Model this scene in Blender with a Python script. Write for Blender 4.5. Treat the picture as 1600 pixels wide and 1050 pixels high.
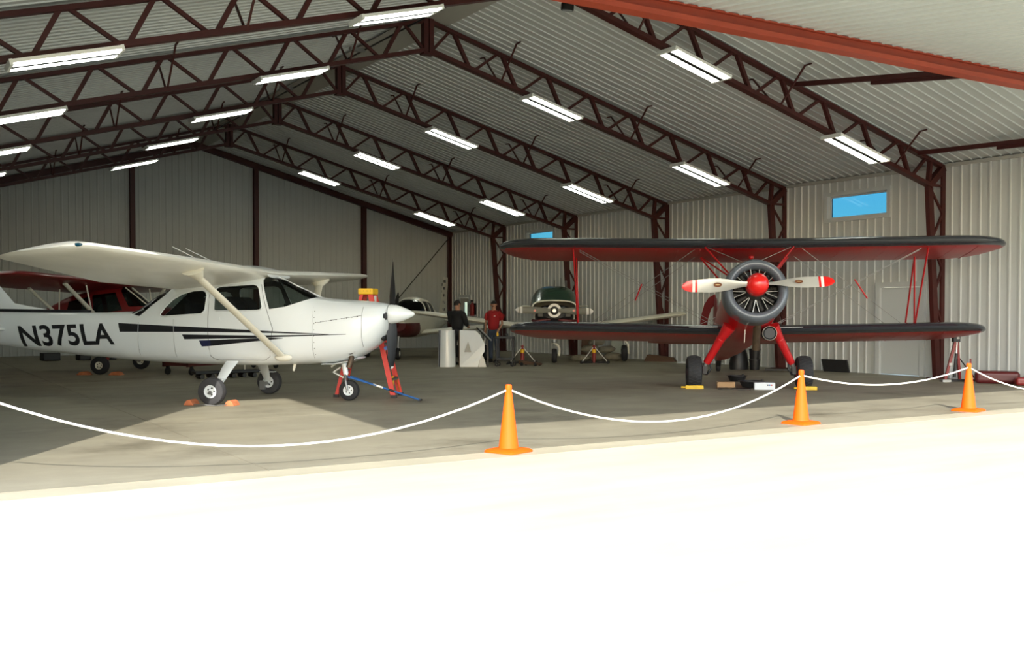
import bpy, bmesh, math, random
from mathutils import Vector, Matrix
random.seed(7)
PI = math.pi
R = math.radians
for o in list(bpy.data.objects): bpy.data.objects.remove(o)
SC = bpy.context.scene
COL = SC.collection

# ------------------------------------------------------------------ camera, sky, sun, exposure
cd = bpy.data.cameras.new('camera'); cam = bpy.data.objects.new('camera', cd); COL.objects.link(cam)
cam.location = (0, 0, 1.48)
cam.rotation_euler = (R(90 - 1.371), 0, R(-31.679))
cd.sensor_width = 36; cd.lens = 36 * 1611.8 / 1600; cd.clip_end = 2000
SC.camera = cam
W = bpy.data.worlds.new('World'); SC.world = W; W.use_nodes = True
nt = W.node_tree; nt.nodes.clear()
sky = nt.nodes.new('ShaderNodeTexSky'); sky.sky_type = 'NISHITA'; sky.sun_disc = False
sky.sun_elevation = R(30.7); sky.sun_rotation = R(211.7); sky.air_density = 1.0; sky.dust_density = 1.0; sky.ozone_density = 1.0
bg = nt.nodes.new('ShaderNodeBackground'); bg.inputs[1].default_value = 0.27
wo = nt.nodes.new('ShaderNodeOutputWorld')
nt.links.new(sky.outputs[0], bg.inputs[0]); nt.links.new(bg.outputs[0], wo.inputs[0])
sd = bpy.data.lights.new('sun', 'SUN'); sd.energy = 3.0; sd.angle = R(0.53); sd.color = (1.0, 0.965, 0.90)
sun = bpy.data.objects.new('sun', sd); COL.objects.link(sun)
sun.rotation_euler = Vector((0.525 * math.cos(R(30.7)), 0.851 * math.cos(R(30.7)), -math.sin(R(30.7)))).to_track_quat('-Z', 'Y').to_euler()
vs = SC.view_settings; vs.view_transform = 'Standard'; vs.look = 'None'; vs.gamma = 1.0; vs.use_curve_mapping = False
vs.exposure = 1.2
SC.display_settings.display_device = 'sRGB'

# ------------------------------------------------------------------ materials
def lin(c):
    return tuple((x / 255 / 12.92) if x / 255 <= .04045 else ((x / 255 + .055) / 1.055) ** 2.4 for x in c)
def mat(name, rgb, rough=.5, metal=0., spec=.5, coat=0., var=0., vscale=3., bump=0., bscale=40., rgb2=None, emit=0., stretch=None):
    m = bpy.data.materials.new(name); m.use_nodes = True
    n = m.node_tree.nodes; l = m.node_tree.links; b = n['Principled BSDF']
    c = lin(rgb)
    b.inputs['Base Color'].default_value = (*c, 1); b.inputs['Roughness'].default_value = rough
    b.inputs['Metallic'].default_value = metal; b.inputs['Specular IOR Level'].default_value = spec
    b.inputs['Coat Weight'].default_value = coat; b.inputs['Coat Roughness'].default_value = .08
    if var > 0 or bump > 0:
        tc = n.new('ShaderNodeTexCoord'); mp = n.new('ShaderNodeMapping'); l.new(tc.outputs['Object'], mp.inputs[0])
        if stretch: mp.inputs['Scale'].default_value = stretch
    if var > 0:
        t = n.new('ShaderNodeTexNoise'); t.inputs['Scale'].default_value = vscale; t.inputs['Detail'].default_value = 6
        t.inputs['Roughness'].default_value = .6
        l.new(mp.outputs[0], t.inputs[0])
        r = n.new('ShaderNodeValToRGB'); r.color_ramp.elements[0].position = .35; r.color_ramp.elements[1].position = .68
        c2 = lin(rgb2) if rgb2 else tuple(x * (1 - var) for x in c)
        r.color_ramp.elements[0].color = (*c2, 1); r.color_ramp.elements[1].color = (*c, 1)
        l.new(t.outputs[0], r.inputs[0]); l.new(r.outputs[0], b.inputs['Base Color'])
    if bump > 0:
        t2 = n.new('ShaderNodeTexNoise'); t2.inputs['Scale'].default_value = bscale; t2.inputs['Detail'].default_value = 4
        l.new(mp.outputs[0], t2.inputs[0])
        bp = n.new('ShaderNodeBump'); bp.inputs['Strength'].default_value = bump; bp.inputs['Distance'].default_value = .02
        l.new(t2.outputs[0], bp.inputs['Height']); l.new(bp.outputs[0], b.inputs['Normal'])
    if emit > 0:
        b.inputs['Emission Color'].default_value = (*c, 1); b.inputs['Emission Strength'].default_value = emit
    return m
def glass_mat(name, tint=(200, 210, 210), fac=.12, rough=.02):
    m = bpy.data.materials.new(name); m.use_nodes = True
    n = m.node_tree.nodes; l = m.node_tree.links; n.clear()
    o = n.new('ShaderNodeOutputMaterial'); tr = n.new('ShaderNodeBsdfTransparent'); gl = n.new('ShaderNodeBsdfGlossy')
    tr.inputs[0].default_value = (*lin(tint), 1); gl.inputs['Roughness'].default_value = rough
    mx = n.new('ShaderNodeMixShader'); fr = n.new('ShaderNodeLayerWeight'); fr.inputs[0].default_value = fac
    l.new(fr.outputs['Fresnel'], mx.inputs[0]); l.new(tr.outputs[0], mx.inputs[1]); l.new(gl.outputs[0], mx.inputs[2]); l.new(mx.outputs[0], o.inputs[0])
    return m
def concrete(name, a, b_, rough, s1, s2, stain=None):
    m = bpy.data.materials.new(name); m.use_nodes = True
    n = m.node_tree.nodes; l = m.node_tree.links; p = n['Principled BSDF']
    g = n.new('ShaderNodeNewGeometry')
    def noise(sc, det=6, st=None):
        t = n.new('ShaderNodeTexNoise'); t.inputs['Scale'].default_value = sc; t.inputs['Detail'].default_value = det; t.inputs['Roughness'].default_value = .62
        if st:
            mp = n.new('ShaderNodeMapping'); mp.inputs['Scale'].default_value = st; l.new(g.outputs['Position'], mp.inputs[0]); l.new(mp.outputs[0], t.inputs[0])
        else: l.new(g.outputs['Position'], t.inputs[0])
        return t
    t1 = noise(s1); t2 = noise(s2, 8, (.35, 1.6, 1))
    r1 = n.new('ShaderNodeValToRGB'); r1.color_ramp.elements[0].position = .3; r1.color_ramp.elements[1].position = .7
    r1.color_ramp.elements[0].color = (*lin(a), 1); r1.color_ramp.elements[1].color = (*lin(b_), 1); l.new(t1.outputs[0], r1.inputs[0])
    mx = n.new('ShaderNodeMix'); mx.data_type = 'RGBA'; mx.blend_type = 'MULTIPLY'; mx.inputs[0].default_value = .5
    r2 = n.new('ShaderNodeValToRGB'); r2.color_ramp.elements[0].position = .3; r2.color_ramp.elements[1].position = .62
    r2.color_ramp.elements[0].color = (.72, .7, .66, 1); r2.color_ramp.elements[1].color = (1, 1, 1, 1); l.new(t2.outputs[0], r2.inputs[0])
    l.new(r1.outputs[0], mx.inputs[6]); l.new(r2.outputs[0], mx.inputs[7])
    out = mx.outputs[2]
    if stain:
        t3 = noise(.55, 8); r3 = n.new('ShaderNodeValToRGB'); r3.color_ramp.elements[0].position = .28; r3.color_ramp.elements[1].position = .46
        r3.color_ramp.elements[0].color = (*lin(stain), 1); r3.color_ramp.elements[1].color = (1, 1, 1, 1); l.new(t3.outputs[0], r3.inputs[0])
        m2 = n.new('ShaderNodeMix'); m2.data_type = 'RGBA'; m2.blend_type = 'MULTIPLY'; m2.inputs[0].default_value = .6
        l.new(out, m2.inputs[6]); l.new(r3.outputs[0], m2.inputs[7]); out = m2.outputs[2]
    l.new(out, p.inputs['Base Color']); p.inputs['Roughness'].default_value = rough; p.inputs['Specular IOR Level'].default_value = .3
    t4 = noise(90, 3); bp = n.new('ShaderNodeBump'); bp.inputs['Strength'].default_value = .12; bp.inputs['Distance'].default_value = .01
    l.new(t4.outputs[0], bp.inputs['Height']); l.new(bp.outputs[0], p.inputs['Normal'])
    return m

M = {}
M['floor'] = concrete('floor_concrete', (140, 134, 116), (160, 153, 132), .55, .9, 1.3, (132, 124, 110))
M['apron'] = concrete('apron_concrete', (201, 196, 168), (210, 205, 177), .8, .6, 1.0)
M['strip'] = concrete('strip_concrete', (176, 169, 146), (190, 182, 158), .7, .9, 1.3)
M['liner'] = mat('white_liner_steel', (196, 199, 197), .33, 0, .6, var=.05, vscale=.8)
M['liner_back'] = mat('grey_liner_steel', (188, 191, 188), .5, 0, .4, var=.06, vscale=.8)
M['ext'] = mat('exterior_steel', (190, 188, 178), .5)
M['flash'] = mat('grey_flashing', (170, 168, 160), .4)
M['steel'] = mat('dark_red_primer_steel', (70, 26, 22), .5, 0, .4, var=.2, vscale=4)
M['header'] = mat('header_primer_steel', (158, 62, 38), .5, 0, .4, var=.15, vscale=2)
M['tube'] = mat('fluorescent_tube', (250, 255, 244), .4, emit=4.2)
M['fixture'] = mat('white_fixture', (232, 232, 226), .35)
M['white'] = mat('white_paint', (226, 230, 230), .28, 0, .5, coat=.4, var=.03, vscale=1.5)
M['wwing'] = mat('white_wing_paint', (240, 238, 228), .34, 0, .5, coat=.2, var=.1, vscale=2.2, stretch=(1.5, .6, 1))
M['cream'] = mat('cream_white_paint', (222, 218, 202), .35)
M['black'] = mat('black_paint', (22, 22, 26), .35)
M['scoop'] = mat('black_mesh', (30, 30, 32), .8)
M['satin'] = mat('satin_black', (26, 26, 28), .5)
M['navy'] = mat('navy_paint', (26, 30, 64), .35)
M['rubber'] = mat('black_rubber', (34, 34, 36), .75, var=.2, vscale=9)
M['rubber2'] = mat('worn_rubber', (58, 57, 58), .8, var=.25, vscale=9)
M['alum'] = mat('polished_aluminium', (222, 220, 212), .3, .45)
M['metal'] = mat('dull_metal', (150, 150, 148), .4, .8)
M['dkmetal'] = mat('dark_metal', (48, 46, 44), .45, .7)
M['engine'] = mat('engine_metal', (72, 70, 66), .5, .4)
M['rust'] = mat('exhaust_metal', (92, 76, 60), .5, .6, var=.3, vscale=8)
M['glass'] = glass_mat('window_glass')
M['wglass'] = glass_mat('sky_dimming_glass', (112, 156, 172), .12)  # tint stands in for a dimmer, bluer sky behind the wall windows
M['aglass'] = glass_mat('aircraft_glass', (190, 200, 200), .25)
M['dglass'] = glass_mat('tinted_glass', (110, 120, 118), .3)
M['interior'] = mat('dark_cabin_lining', (60, 58, 56), .8)
M['seat'] = mat('dark_seat_cloth', (40, 38, 40), .9)
M['bred'] = mat('glossy_red_paint', (176, 22, 26), .3, 0, .5, coat=.3)
M['bfab'] = mat('red_fabric_wing', (158, 22, 24), .38, 0, .5, coat=.15, var=.12, vscale=1.5)
M['bdark'] = mat('black_leading_edge', (44, 47, 52), .22, 0, .6, coat=.5)
M['cowlgrey'] = mat('charcoal_cowl', (96, 102, 110), .3, .1, .5, coat=.3)
M['spin'] = mat('red_spinner', (222, 26, 22), .28, 0, .5, coat=.5)
M['stripew'] = mat('white_stripe', (236, 232, 226), .4)
M['decal'] = mat('brown_decal', (116, 66, 34), .4)
M['decal2'] = mat('cream_decal', (220, 190, 140), .4)
M['orange'] = mat('orange_cone_plastic', (240, 92, 4), .6, 0, .25)
M['rope'] = mat('white_rope', (240, 238, 232), .8)
M['ochock'] = mat('orange_chock', (206, 120, 76), .7, var=.2, vscale=10)
M['ychock'] = mat('yellow_chock', (216, 176, 40), .6, var=.15, vscale=10)
M['lred'] = mat('red_fibreglass', (206, 62, 52), .55)
M['lyel'] = mat('yellow_plastic', (236, 184, 24), .5)
M['blue'] = mat('blue_towbar_paint', (32, 92, 158), .4)
M['dred'] = mat('dark_red_paint', (122, 24, 24), .38, 0, .5, coat=.2)
M['maroon'] = mat('maroon_paint', (86, 24, 26), .4)
M['trolley'] = mat('trolley_maroon', (80, 28, 24), .5)
M['green'] = mat('dark_green_paint', (28, 62, 44), .25, 0, .5, coat=.4)
M['greyblade'] = mat('grey_propeller', (112, 110, 98), .45)
M['jack'] = mat('jack_red', (128, 28, 24), .45)
M['cart'] = mat('black_cart', (40, 40, 42), .5)
M['skin'] = mat('skin', (168, 120, 94), .55)
M['hair'] = mat('dark_hair', (26, 22, 20), .8)
M['redshirt'] = mat('red_polo', (150, 22, 26), .85)
M['blackcoat'] = mat('black_jacket', (24, 24, 26), .85)
M['denim'] = mat('blue_denim', (58, 68, 84), .9)
M['dkdenim'] = mat('dark_trousers', (34, 34, 38), .9)
M['shoe'] = mat('dark_shoe', (28, 26, 26), .6)
M['sack'] = mat('burlap_sack', (128, 122, 106), .95, var=.2, vscale=8, bump=.4, bscale=30)
M['card'] = mat('cardboard', (160, 128, 92), .9)
M['brown'] = mat('brown_board', (86, 62, 46), .85)
M['palegreen'] = mat('pale_insulation', (168, 174, 160), .8, var=.1, vscale=4)
M['plastic'] = mat('black_plastic', (28, 28, 30), .45)
M['paper'] = mat('white_box_card', (214, 218, 220), .7)
M['firered'] = mat('extinguisher_red', (140, 30, 28), .4)
M['doorw'] = mat('white_door', (196, 200, 200), .45)
M['light'] = mat('nav_green', (20, 70, 90), .2)

# ------------------------------------------------------------------ mesh helpers
def V(*a): return Vector(a)
class MB:
    def __init__(s): s.v = []; s.f = []; s.m = []
    def add(s, vs_, fs, mi=0):
        b = len(s.v); s.v += [tuple(x) for x in vs_]
        for f in fs: s.f.append(tuple(b + i for i in f)); s.m.append(mi)
        return s
    def box(s, a, b, mi=0):
        x0, y0, z0 = a; x1, y1, z1 = b
        return s.add([(x0,y0,z0),(x1,y0,z0),(x1,y1,z0),(x0,y1,z0),(x0,y0,z1),(x1,y0,z1),(x1,y1,z1),(x0,y1,z1)],
                     [(0,3,2,1),(4,5,6,7),(0,1,5,4),(1,2,6,5),(2,3,7,6),(3,0,4,7)], mi)
    def bar(s, p, q, w, h, up=(0,0,1), mi=0, w2=None, h2=None):
        p = Vector(p); q = Vector(q); d = (q - p).normalized(); up = Vector(up)
        if abs(d.dot(up)) > .98: up = Vector((0,1,0)) if abs(d.y) < .9 else Vector((1,0,0))
        a = d.cross(up).normalized(); b = a.cross(d).normalized()
        w2 = w if w2 is None else w2; h2 = h if h2 is None else h2
        vs_ = [p + a*w*i/2 + b*h*j/2 for i, j in ((-1,-1),(1,-1),(1,1),(-1,1))] + [q + a*w2*i/2 + b*h2*j/2 for i, j in ((-1,-1),(1,-1),(1,1),(-1,1))]
        return s.add(vs_, [(0,1,2,3),(7,6,5,4),(4,5,1,0),(5,6,2,1),(6,7,3,2),(7,4,0,3)], mi)
    def loft(s, rings, closed=True, cap=True, mi=0, mif=None):
        b = len(s.v); n = len(rings[0])
        for r in rings: s.v += [tuple(x) for x in r]
        for i in range(len(rings) - 1):
            for j in range(n if closed else n - 1):
                k = (j + 1) % n
                s.f.append((b+i*n+j, b+i*n+k, b+(i+1)*n+k, b+(i+1)*n+j)); s.m.append(mif(i, j) if mif else mi)
        if cap and closed:
            s.f.append(tuple(b + j for j in reversed(range(n)))); s.m.append(mif(0, 0) if mif else mi)
            s.f.append(tuple(b + (len(rings)-1)*n + j for j in range(n))); s.m.append(mif(len(rings)-2, 0) if mif else mi)
        return s
    def tube(s, pts, r, n=8, cap=True, mi=0):
        pts = [Vector(p) for p in pts]; rs = r if isinstance(r, (list, tuple)) else [r]*len(pts)
        rings = []; prev = None
        for i, p in enumerate(pts):
            d = (pts[min(i+1, len(pts)-1)] - pts[max(i-1, 0)]).normalized()
            if prev is None: a = d.cross(Vector((0,0,1)) if abs(d.z) < .95 else Vector((1,0,0))).normalized()
            else: a = (prev - d*prev.dot(d)).normalized()
            prev = a; b = d.cross(a)
            rings.append([p + (a*math.cos(2*PI*j/n) + b*math.sin(2*PI*j/n))*rs[i] for j in range(n)])
        return s.loft(rings, True, cap, mi)
    def lathe(s, prof, o=(0,0,0), axis=(0,0,1), n=24, mi=0, mif=None, cap=False):
        o = Vector(o); ax = Vector(axis).normalized(); a = ax.cross(Vector((0,0,1)) if abs(ax.z) < .9 else Vector((1,0,0))).normalized(); b = ax.cross(a)
        rings = [[o + ax*h + (a*math.cos(2*PI*j/n) + b*math.sin(2*PI*j/n))*max(r, 1e-4) for j in range(n)] for r, h in prof]
        return s.loft(rings, True, cap, mi, mif)
    def prism(s, poly, off, mi=0):
        n = len(poly); off = Vector(off); poly = [Vector(p) for p in poly]
        return s.add(poly + [p + off for p in poly], [tuple(reversed(range(n))), tuple(range(n, 2*n))] + [(i, (i+1) % n, n + (i+1) % n, n + i) for i in range(n)], mi)
    def ball(s, c, r, n=14, m=8, mi=0):
        if not isinstance(r, (list, tuple)): r = (r, r, r)
        rings = [[(c[0] + r[0]*math.sin(PI*i/m)*math.cos(2*PI*j/n), c[1] + r[1]*math.sin(PI*i/m)*math.sin(2*PI*j/n), c[2] + r[2]*math.cos(PI*i/m)) for j in range(n)] for i in range(m+1)]
        rings[0] = [(c[0]+1e-4*math.cos(2*PI*j/n), c[1]+1e-4*math.sin(2*PI*j/n), c[2]+r[2]) for j in range(n)]
        rings[-1] = [(c[0]+1e-4*math.cos(2*PI*j/n), c[1]+1e-4*math.sin(2*PI*j/n), c[2]-r[2]) for j in range(n)]
        return s.loft(rings, True, True, mi)
    def mesh(s, name, mats, smooth=None):
        me = bpy.data.meshes.new(name); me.from_pydata(s.v, [], s.f)
        for m_ in (mats if isinstance(mats, (list, tuple)) else [mats]): me.materials.append(M[m_] if isinstance(m_, str) else m_)
        me.polygons.foreach_set('material_index', s.m)
        bm = bmesh.new(); bm.from_mesh(me); bmesh.ops.remove_doubles(bm, verts=bm.verts, dist=5e-5); bmesh.ops.recalc_face_normals(bm, faces=bm.faces); bm.to_mesh(me); bm.free()
        if smooth is not None: me.shade_smooth(); me.set_sharp_from_angle(angle=R(smooth))
        me.update(); return me
    def build(s, name, mats, parent=None, smooth=None, loc=None, rot=None):
        return put(name, s.mesh(name, mats, smooth), parent, loc, rot)
def put(name, me, parent=None, loc=None, rot=None):
    o = bpy.data.objects.new(name, me); COL.objects.link(o); o.parent = parent
    if loc: o.location = loc
    if rot: o.rotation_euler = rot
    return o
def tag(o, label=None, cat=None, group=None, kind=None):
    if label: o['label'] = label
    if cat: o['category'] = cat
    if group: o['group'] = group
    if kind: o['kind'] = kind
    return o
def thing(name, label, cat, loc=(0,0,0), rotz=0, group=None, rot=None):
    o = bpy.data.objects.new(name, None); COL.objects.link(o); o.location = loc; o.rotation_euler = rot if rot else (0, 0, rotz)
    o.empty_display_size = .1
    return tag(o, label, cat, group)
def struct(o): o['kind'] = 'structure'; return o
def copy_tree(o, parent=None):
    c = o.copy(); COL.objects.link(c); c.parent = parent
    for ch in list(o.children): copy_tree(ch, c)
    return c
def bevel(o, w=.01, seg=2):
    m = o.modifiers.new('bevel', 'BEVEL'); m.width = w; m.segments = seg; m.limit_method = 'ANGLE'; m.angle_limit = R(40); return o

# ================================================================== SETTING
XL, XR, XC = -.64, 20.16, 9.76
YF, YB = 9.79, 37.5
ZR = 7.56; SL = .272
def zc(x): return ZR - SL*abs(x - XC)
FY = [14.459 + 4.674*k for k in range(5)]

# floor: one bed, poured bays as slabs with narrow joints
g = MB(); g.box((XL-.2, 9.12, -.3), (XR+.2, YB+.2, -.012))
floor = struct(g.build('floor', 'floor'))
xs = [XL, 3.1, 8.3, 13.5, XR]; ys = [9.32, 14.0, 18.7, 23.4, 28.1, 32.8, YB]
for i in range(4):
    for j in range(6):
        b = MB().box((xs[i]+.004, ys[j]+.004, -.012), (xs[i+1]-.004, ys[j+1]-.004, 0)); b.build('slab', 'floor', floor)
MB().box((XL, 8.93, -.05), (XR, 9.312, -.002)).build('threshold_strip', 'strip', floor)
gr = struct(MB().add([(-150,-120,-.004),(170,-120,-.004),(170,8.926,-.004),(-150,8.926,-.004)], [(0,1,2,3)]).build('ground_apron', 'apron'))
gr2 = struct(MB().add([(-150,8.926,-.03),(XL-.2,8.926,-.03),(XL-.2,150,-.03),(-150,150,-.03), (XR+.2,8.926,-.03),(170,8.926,-.03),(170,150,-.03),(XR+.2,150,-.03), (XL-.2,YB+.2,-.03),(XR+.2,YB+.2,-.03),(XR+.2,150,-.03),(XL-.2,150,-.03)], [(0,1,2,3),(4,5,6,7),(8,9,10,11)]).build('ground_outside', 'apron'))

# ribbed sheet: profile u (across), depth d (towards the room)
RIB = .2286
def rib_profile(u0, u1, h=.026, bw=.03, tw=.016):
    pts = [(u0, 0)]; k = math.floor(u0 / RIB)
    while True:
        c = (k + .5)*RIB
        if c > u1 - .03: break
        if c > u0 + .03:
            pts += [(c-bw, 0), (c-tw, h), (c+tw, h), (c+bw, 0)]
        k += 1
    pts.append((u1, 0)); return pts
PW = .9144
# ceiling: deck + liner sheets running ridge to eave
dk = MB()
dk.prism([(XL-.3, YF, zc(XL-.3)+.05), (XC, YF, ZR+.05), (XR+.3, YF, zc(XR+.3)+.05), (XR+.3, YF, zc(XR+.3)+.15), (XC, YF, ZR+.15), (XL-.3, YF, zc(XL-.3)+.15)], (0, YB+.2-YF, 0))
ceil = struct(dk.build('ceiling', 'ext'))
def slope_sheet(sgn, w):
    g = MB(); x0 = XC + sgn*.02; x1 = XR if sgn > 0 else XL
    nz = Vector((-sgn*SL, 0, -1)).normalized()   # towards the room
    pr = rib_profile(0, w, .021, .020, .013)
    ra = [Vector((x0, u+.0, zc(x0)+.03)) + nz*d for u, d in pr]; rb = [Vector((x1, u, zc(x1)+.03)) + nz*d for u, d in pr]
    g.loft([ra, rb], closed=False); return g.mesh('ceiling_panel', 'liner')
ncp = int((YB - YF)/PW)
for sgn in (1, -1):
    me = slope_sheet(sgn, PW-.002)
    for i in range(ncp): put('ceiling_panel', me, ceil, (0, YF + i*PW, 0))
    put('ceiling_panel', slope_sheet(sgn, YB - YF - ncp*PW), ceil, (0, YF + ncp*PW, 0))
# ridge flashing strip
g = MB(); g.prism([(XC-.05, YF, ZR-.02), (XC+.45, YF, zc(XC+.45)-.02), (XC+.45, YF, zc(XC+.45)-.03), (XC-.05, YF, ZR-.03)], (0, YB-YF, 0))
struct(g.build('trim_1', 'flash'))
g = MB(); g.prism([(XC-.45, YF, zc(XC-.45)-.02), (XC-.05, YF, zc(XC-.05)-.02), (XC-.05, YF, zc(XC-.05)-.03), (XC-.45, YF, zc(XC-.45)-.03)], (0, YB-YF, 0))
struct(g.build('trim_2', 'flash'))

# right wall with two clerestory windows and two doors
WIN = [(15.93, 17.80, 3.73, 4.36), (29.9, 31.7, 3.73, 4.36)]
DOOR = [(14.98, 16.2, 0, 2.1), (35.85, 36.75, 0, 2.08)]
HOLES = WIN + DOOR
def zspans(y0, y1, top):
    hs = sorted([(h[2], h[3]) for h in HOLES if h[0] < (y0+y1)/2 < h[1]]); out = []; z = 0
    for a, b in hs:
        if a > z: out.append((z, a))
        z = b
    out.append((z, top)); return out
ybr = sorted(set([round(YF+.1, 4)] + [round(h[i], 4) for h in HOLES for i in (0, 1)] + [round(YF + .1 + i*PW, 4) for i in range(1, 31)] + [YB]))
ybr = [y for i, y in enumerate(ybr) if i == 0 or y - ybr[i-1] > .01]
wr = MB()
for i in range(len(ybr)-1):
    for z0, z1 in zspans(ybr[i], ybr[i+1], 4.74): wr.box((XR+.04, ybr[i], z0), (XR+.2, ybr[i+1], z1))
wall_r = struct(wr.build('wall_right', 'ext'))
cache = {}
for i in range(len(ybr)-1):
    y0, y1 = ybr[i], ybr[i+1]
    for z0, z1 in zspans(y0, y1, 4.75):
        pr = rib_profile(y0, y1); g = MB()
        g.loft([[(XR+.035-d, u, z0) for u, d in pr], [(XR+.035-d, u, z1) for u, d in pr]], closed=False)
        g.build('wall_panel', 'liner', wall_r)
MB().box((XR-.03, YF+.1, 4.66), (XR+.03, YB, 4.73)).build('eave_angle', 'flash', wall_r)
# left wall (outside the frame) and front wall around the opening
wl = struct(MB().box((XL-.2, YF, 0), (XL, YB, 4.75)).build('wall_left', 'liner_back'))
fw = MB(); fw.box((XL-.2, YF, -.05), (.25, YF+.2, 4.8)); fw.box((19.3, YF, -.05), (XR+.2, YF+.2, 4.8))
fw.prism([(XL-.2, YF, 5.42), (.5, YF, 5.42), (.5, YF, 4.8), (19.3, YF, 4.8), (19.3, YF, 5.42), (XR+.2, YF, 4.8), (XR+.2, YF, zc(XR+.2)+.1), (XC, YF, ZR+.1), (XL-.2, YF, zc(XL-.2)+.1)], (0, .12, 0)) if False else None
fw.add([(XL-.2,YF+.14,4.8),(.25,YF+.14,4.8),(.25,YF+.14,5.15),(19.3,YF+.14,5.15),(19.3,YF+.14,4.8),(XR+.2,YF+.14,4.8),(XR+.2,YF+.14,zc(XR+.2)+.08),(XC,YF+.14,ZR+.08),(XL-.2,YF+.14,zc(XL-.2)+.08)], [(0,1,2,8),(2,7,8),(2,3,7),(3,4,5,6),(3,6,7)])
struct(fw.build('wall_front', 'ext'))
# back wall with sheets
bw = struct(MB().prism([(XL-.2, YB+.03, 0), (XR+.2, YB+.03, 0), (XR+.2, YB+.03, zc(XR+.2)+.05), (XC, YB+.03, ZR+.05), (XL-.2, YB+.03, zc(XL-.2)+.05)], (0, .15, 0)).build('wall_back', 'ext'))
x = XL
while x < XR - .01:
    x1 = min(x + PW, XR); pr = rib_profile(x, x1, .014); g = MB()
    g.loft([[(u, YB+.025-d, 0) for u, d in pr], [(u, YB+.025-d, zc(u)+.02) for u, d in pr]], closed=False)
    g.build('wall_panel', 'liner_back', bw); x = x1
for cx in (3.3, 7.62, 11.98, 16.27):
    g = MB(); g.box((cx-.08, YB-.22, 0), (cx+.08, YB-.20, zc(cx)-.05)); g.box((cx-.012, YB-.2, 0), (cx+.012, YB-.03, zc(cx)-.05)); g.box((cx-.08, YB-.04, 0), (cx+.08, YB-.02, zc(cx)-.05))
    g.build('wall_column', 'steel', bw)
for s in (1, -1):
    xe = XR-.02 if s > 0 else XL+.02
    MB().bar((XC, YB-.14, ZR-.14), (xe, YB-.14, zc(xe)-.14), .2, .2, (0,0,1)).build('rake_beam', 'steel', bw)
MB().box((XR-.16, YB-.16, 0), (XR-.02, YB-.04, 4.6)).build('corner_post', 'steel', bw)
MB().tube([(XR-.1, YB-.1, 4.5), (17.3, YB-.1, 1.5), (15.9, YB-.1, .1)], .018, 6).build('brace_rod', 'satin', bw)
# notice boards on the back wall
g = MB(); g.box((6.36, YB-.06, 2.62), (6.72, YB-.02, 2.86)); g.box((6.95, YB-.06, 2.6), (7.3, YB-.02, 2.84)); 
nb = MB().box((6.36, YB-.08, 2.62), (6.75, YB-.02, 2.84)).build('switch_cabinet', 'satin'); tag(nb, 'small black box high on back wall above the red plane', 'box')
nb = MB().box((6.92, YB-.08, 2.58), (7.22, YB-.02, 2.82)).build('switch_cabinet', 'brown'); tag(nb, 'small brown box high on back wall beside the black one', 'box')

# windows
for wi, (y0, y1, z0, z1) in enumerate(WIN):
    f = MB()
    f.box((XR-.015, y0-.05, z0-.05), (XR+.19, y0+.05, z1+.05)); f.box((XR-.015, y1-.05, z0-.05), (XR+.19, y1+.05, z1+.05))
    f.box((XR-.015, y0+.05, z0-.05), (XR+.19, y1-.05, z0+.04)); f.box((XR-.015, y0+.05, z1-.04), (XR+.19, y1-.05, z1+.05))
    w = struct(f.build('window_%d' % (wi+1), 'doorw'))
    g = MB(); 
    for a, b in (((y0+.05, z0+.04), (y0+.09, z1-.04)), ((y1-.09, z0+.04), (y1-.05, z1-.04))): g.box((XR+.1, a[0], a[1]), (XR+.15, b[0], b[1]))
    g.box((XR+.1, y0+.09, z0+.04), (XR+.15, y1-.09, z0+.075)); g.box((XR+.1, y0+.09, z1-.075), (XR+.15, y1-.09, z1-.04)); g.build('window_frame', 'doorw', w)
    MB().box((XR+.12, y0+.09, z0+.075), (XR+.126, y1-.09, z1-.075)).build('pane', 'wglass', w)
# doors in the right wall
for di, (y0, y1, z0, z1) in enumerate(DOOR):
    f = MB(); f.box((XR-.03, y0-.06, 0), (XR+.15, y0+.06, z1+.06)); f.box((XR-.03, y1-.06, 0), (XR+.15, y1+.06, z1+.06)); f.box((XR-.03, y0+.06, z1-.06), (XR+.15, y1-.06, z1+.06))
    d = struct(f.build('door_%d' % (di+1), 'doorw')); d['label'] = ['white steel personnel door in right wall behind biplane wing', 'grey personnel door with lit narrow glass at far end of right wall'][di]
    if di == 0:
        bevel(MB().box((XR+.03, y0+.065, .015), (XR+.075, y1-.065, z1-.065)).build('door_leaf', 'doorw', d), .006)
    else:
        g = MB(); g.box((XR+.03, y0+.065, .015), (XR+.075, y0+.28, z1-.065)); g.box((XR+.03, y0+.56, .015), (XR+.075, y1-.065, z1-.065)); g.box((XR+.03, y0+.28, .015), (XR+.075, y0+.56, .9)); g.box((XR+.03, y0+.28, 1.85), (XR+.075, y0+.56, z1-.065)); g.build('door_leaf', 'flash', d)
        MB().box((XR+.045, y0+.28, .9), (XR+.055, y0+.56, 1.85)).build('pane', 'glass', d)
    MB().lathe([(.0,0),(.012,0),(.012,.05),(.03,.06),(.03,.085),(.0,.09)], (XR+.03, y0+.16, 1.0), (-1,0,0), 12).build('door_handle', 'metal', d, 40)

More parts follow.
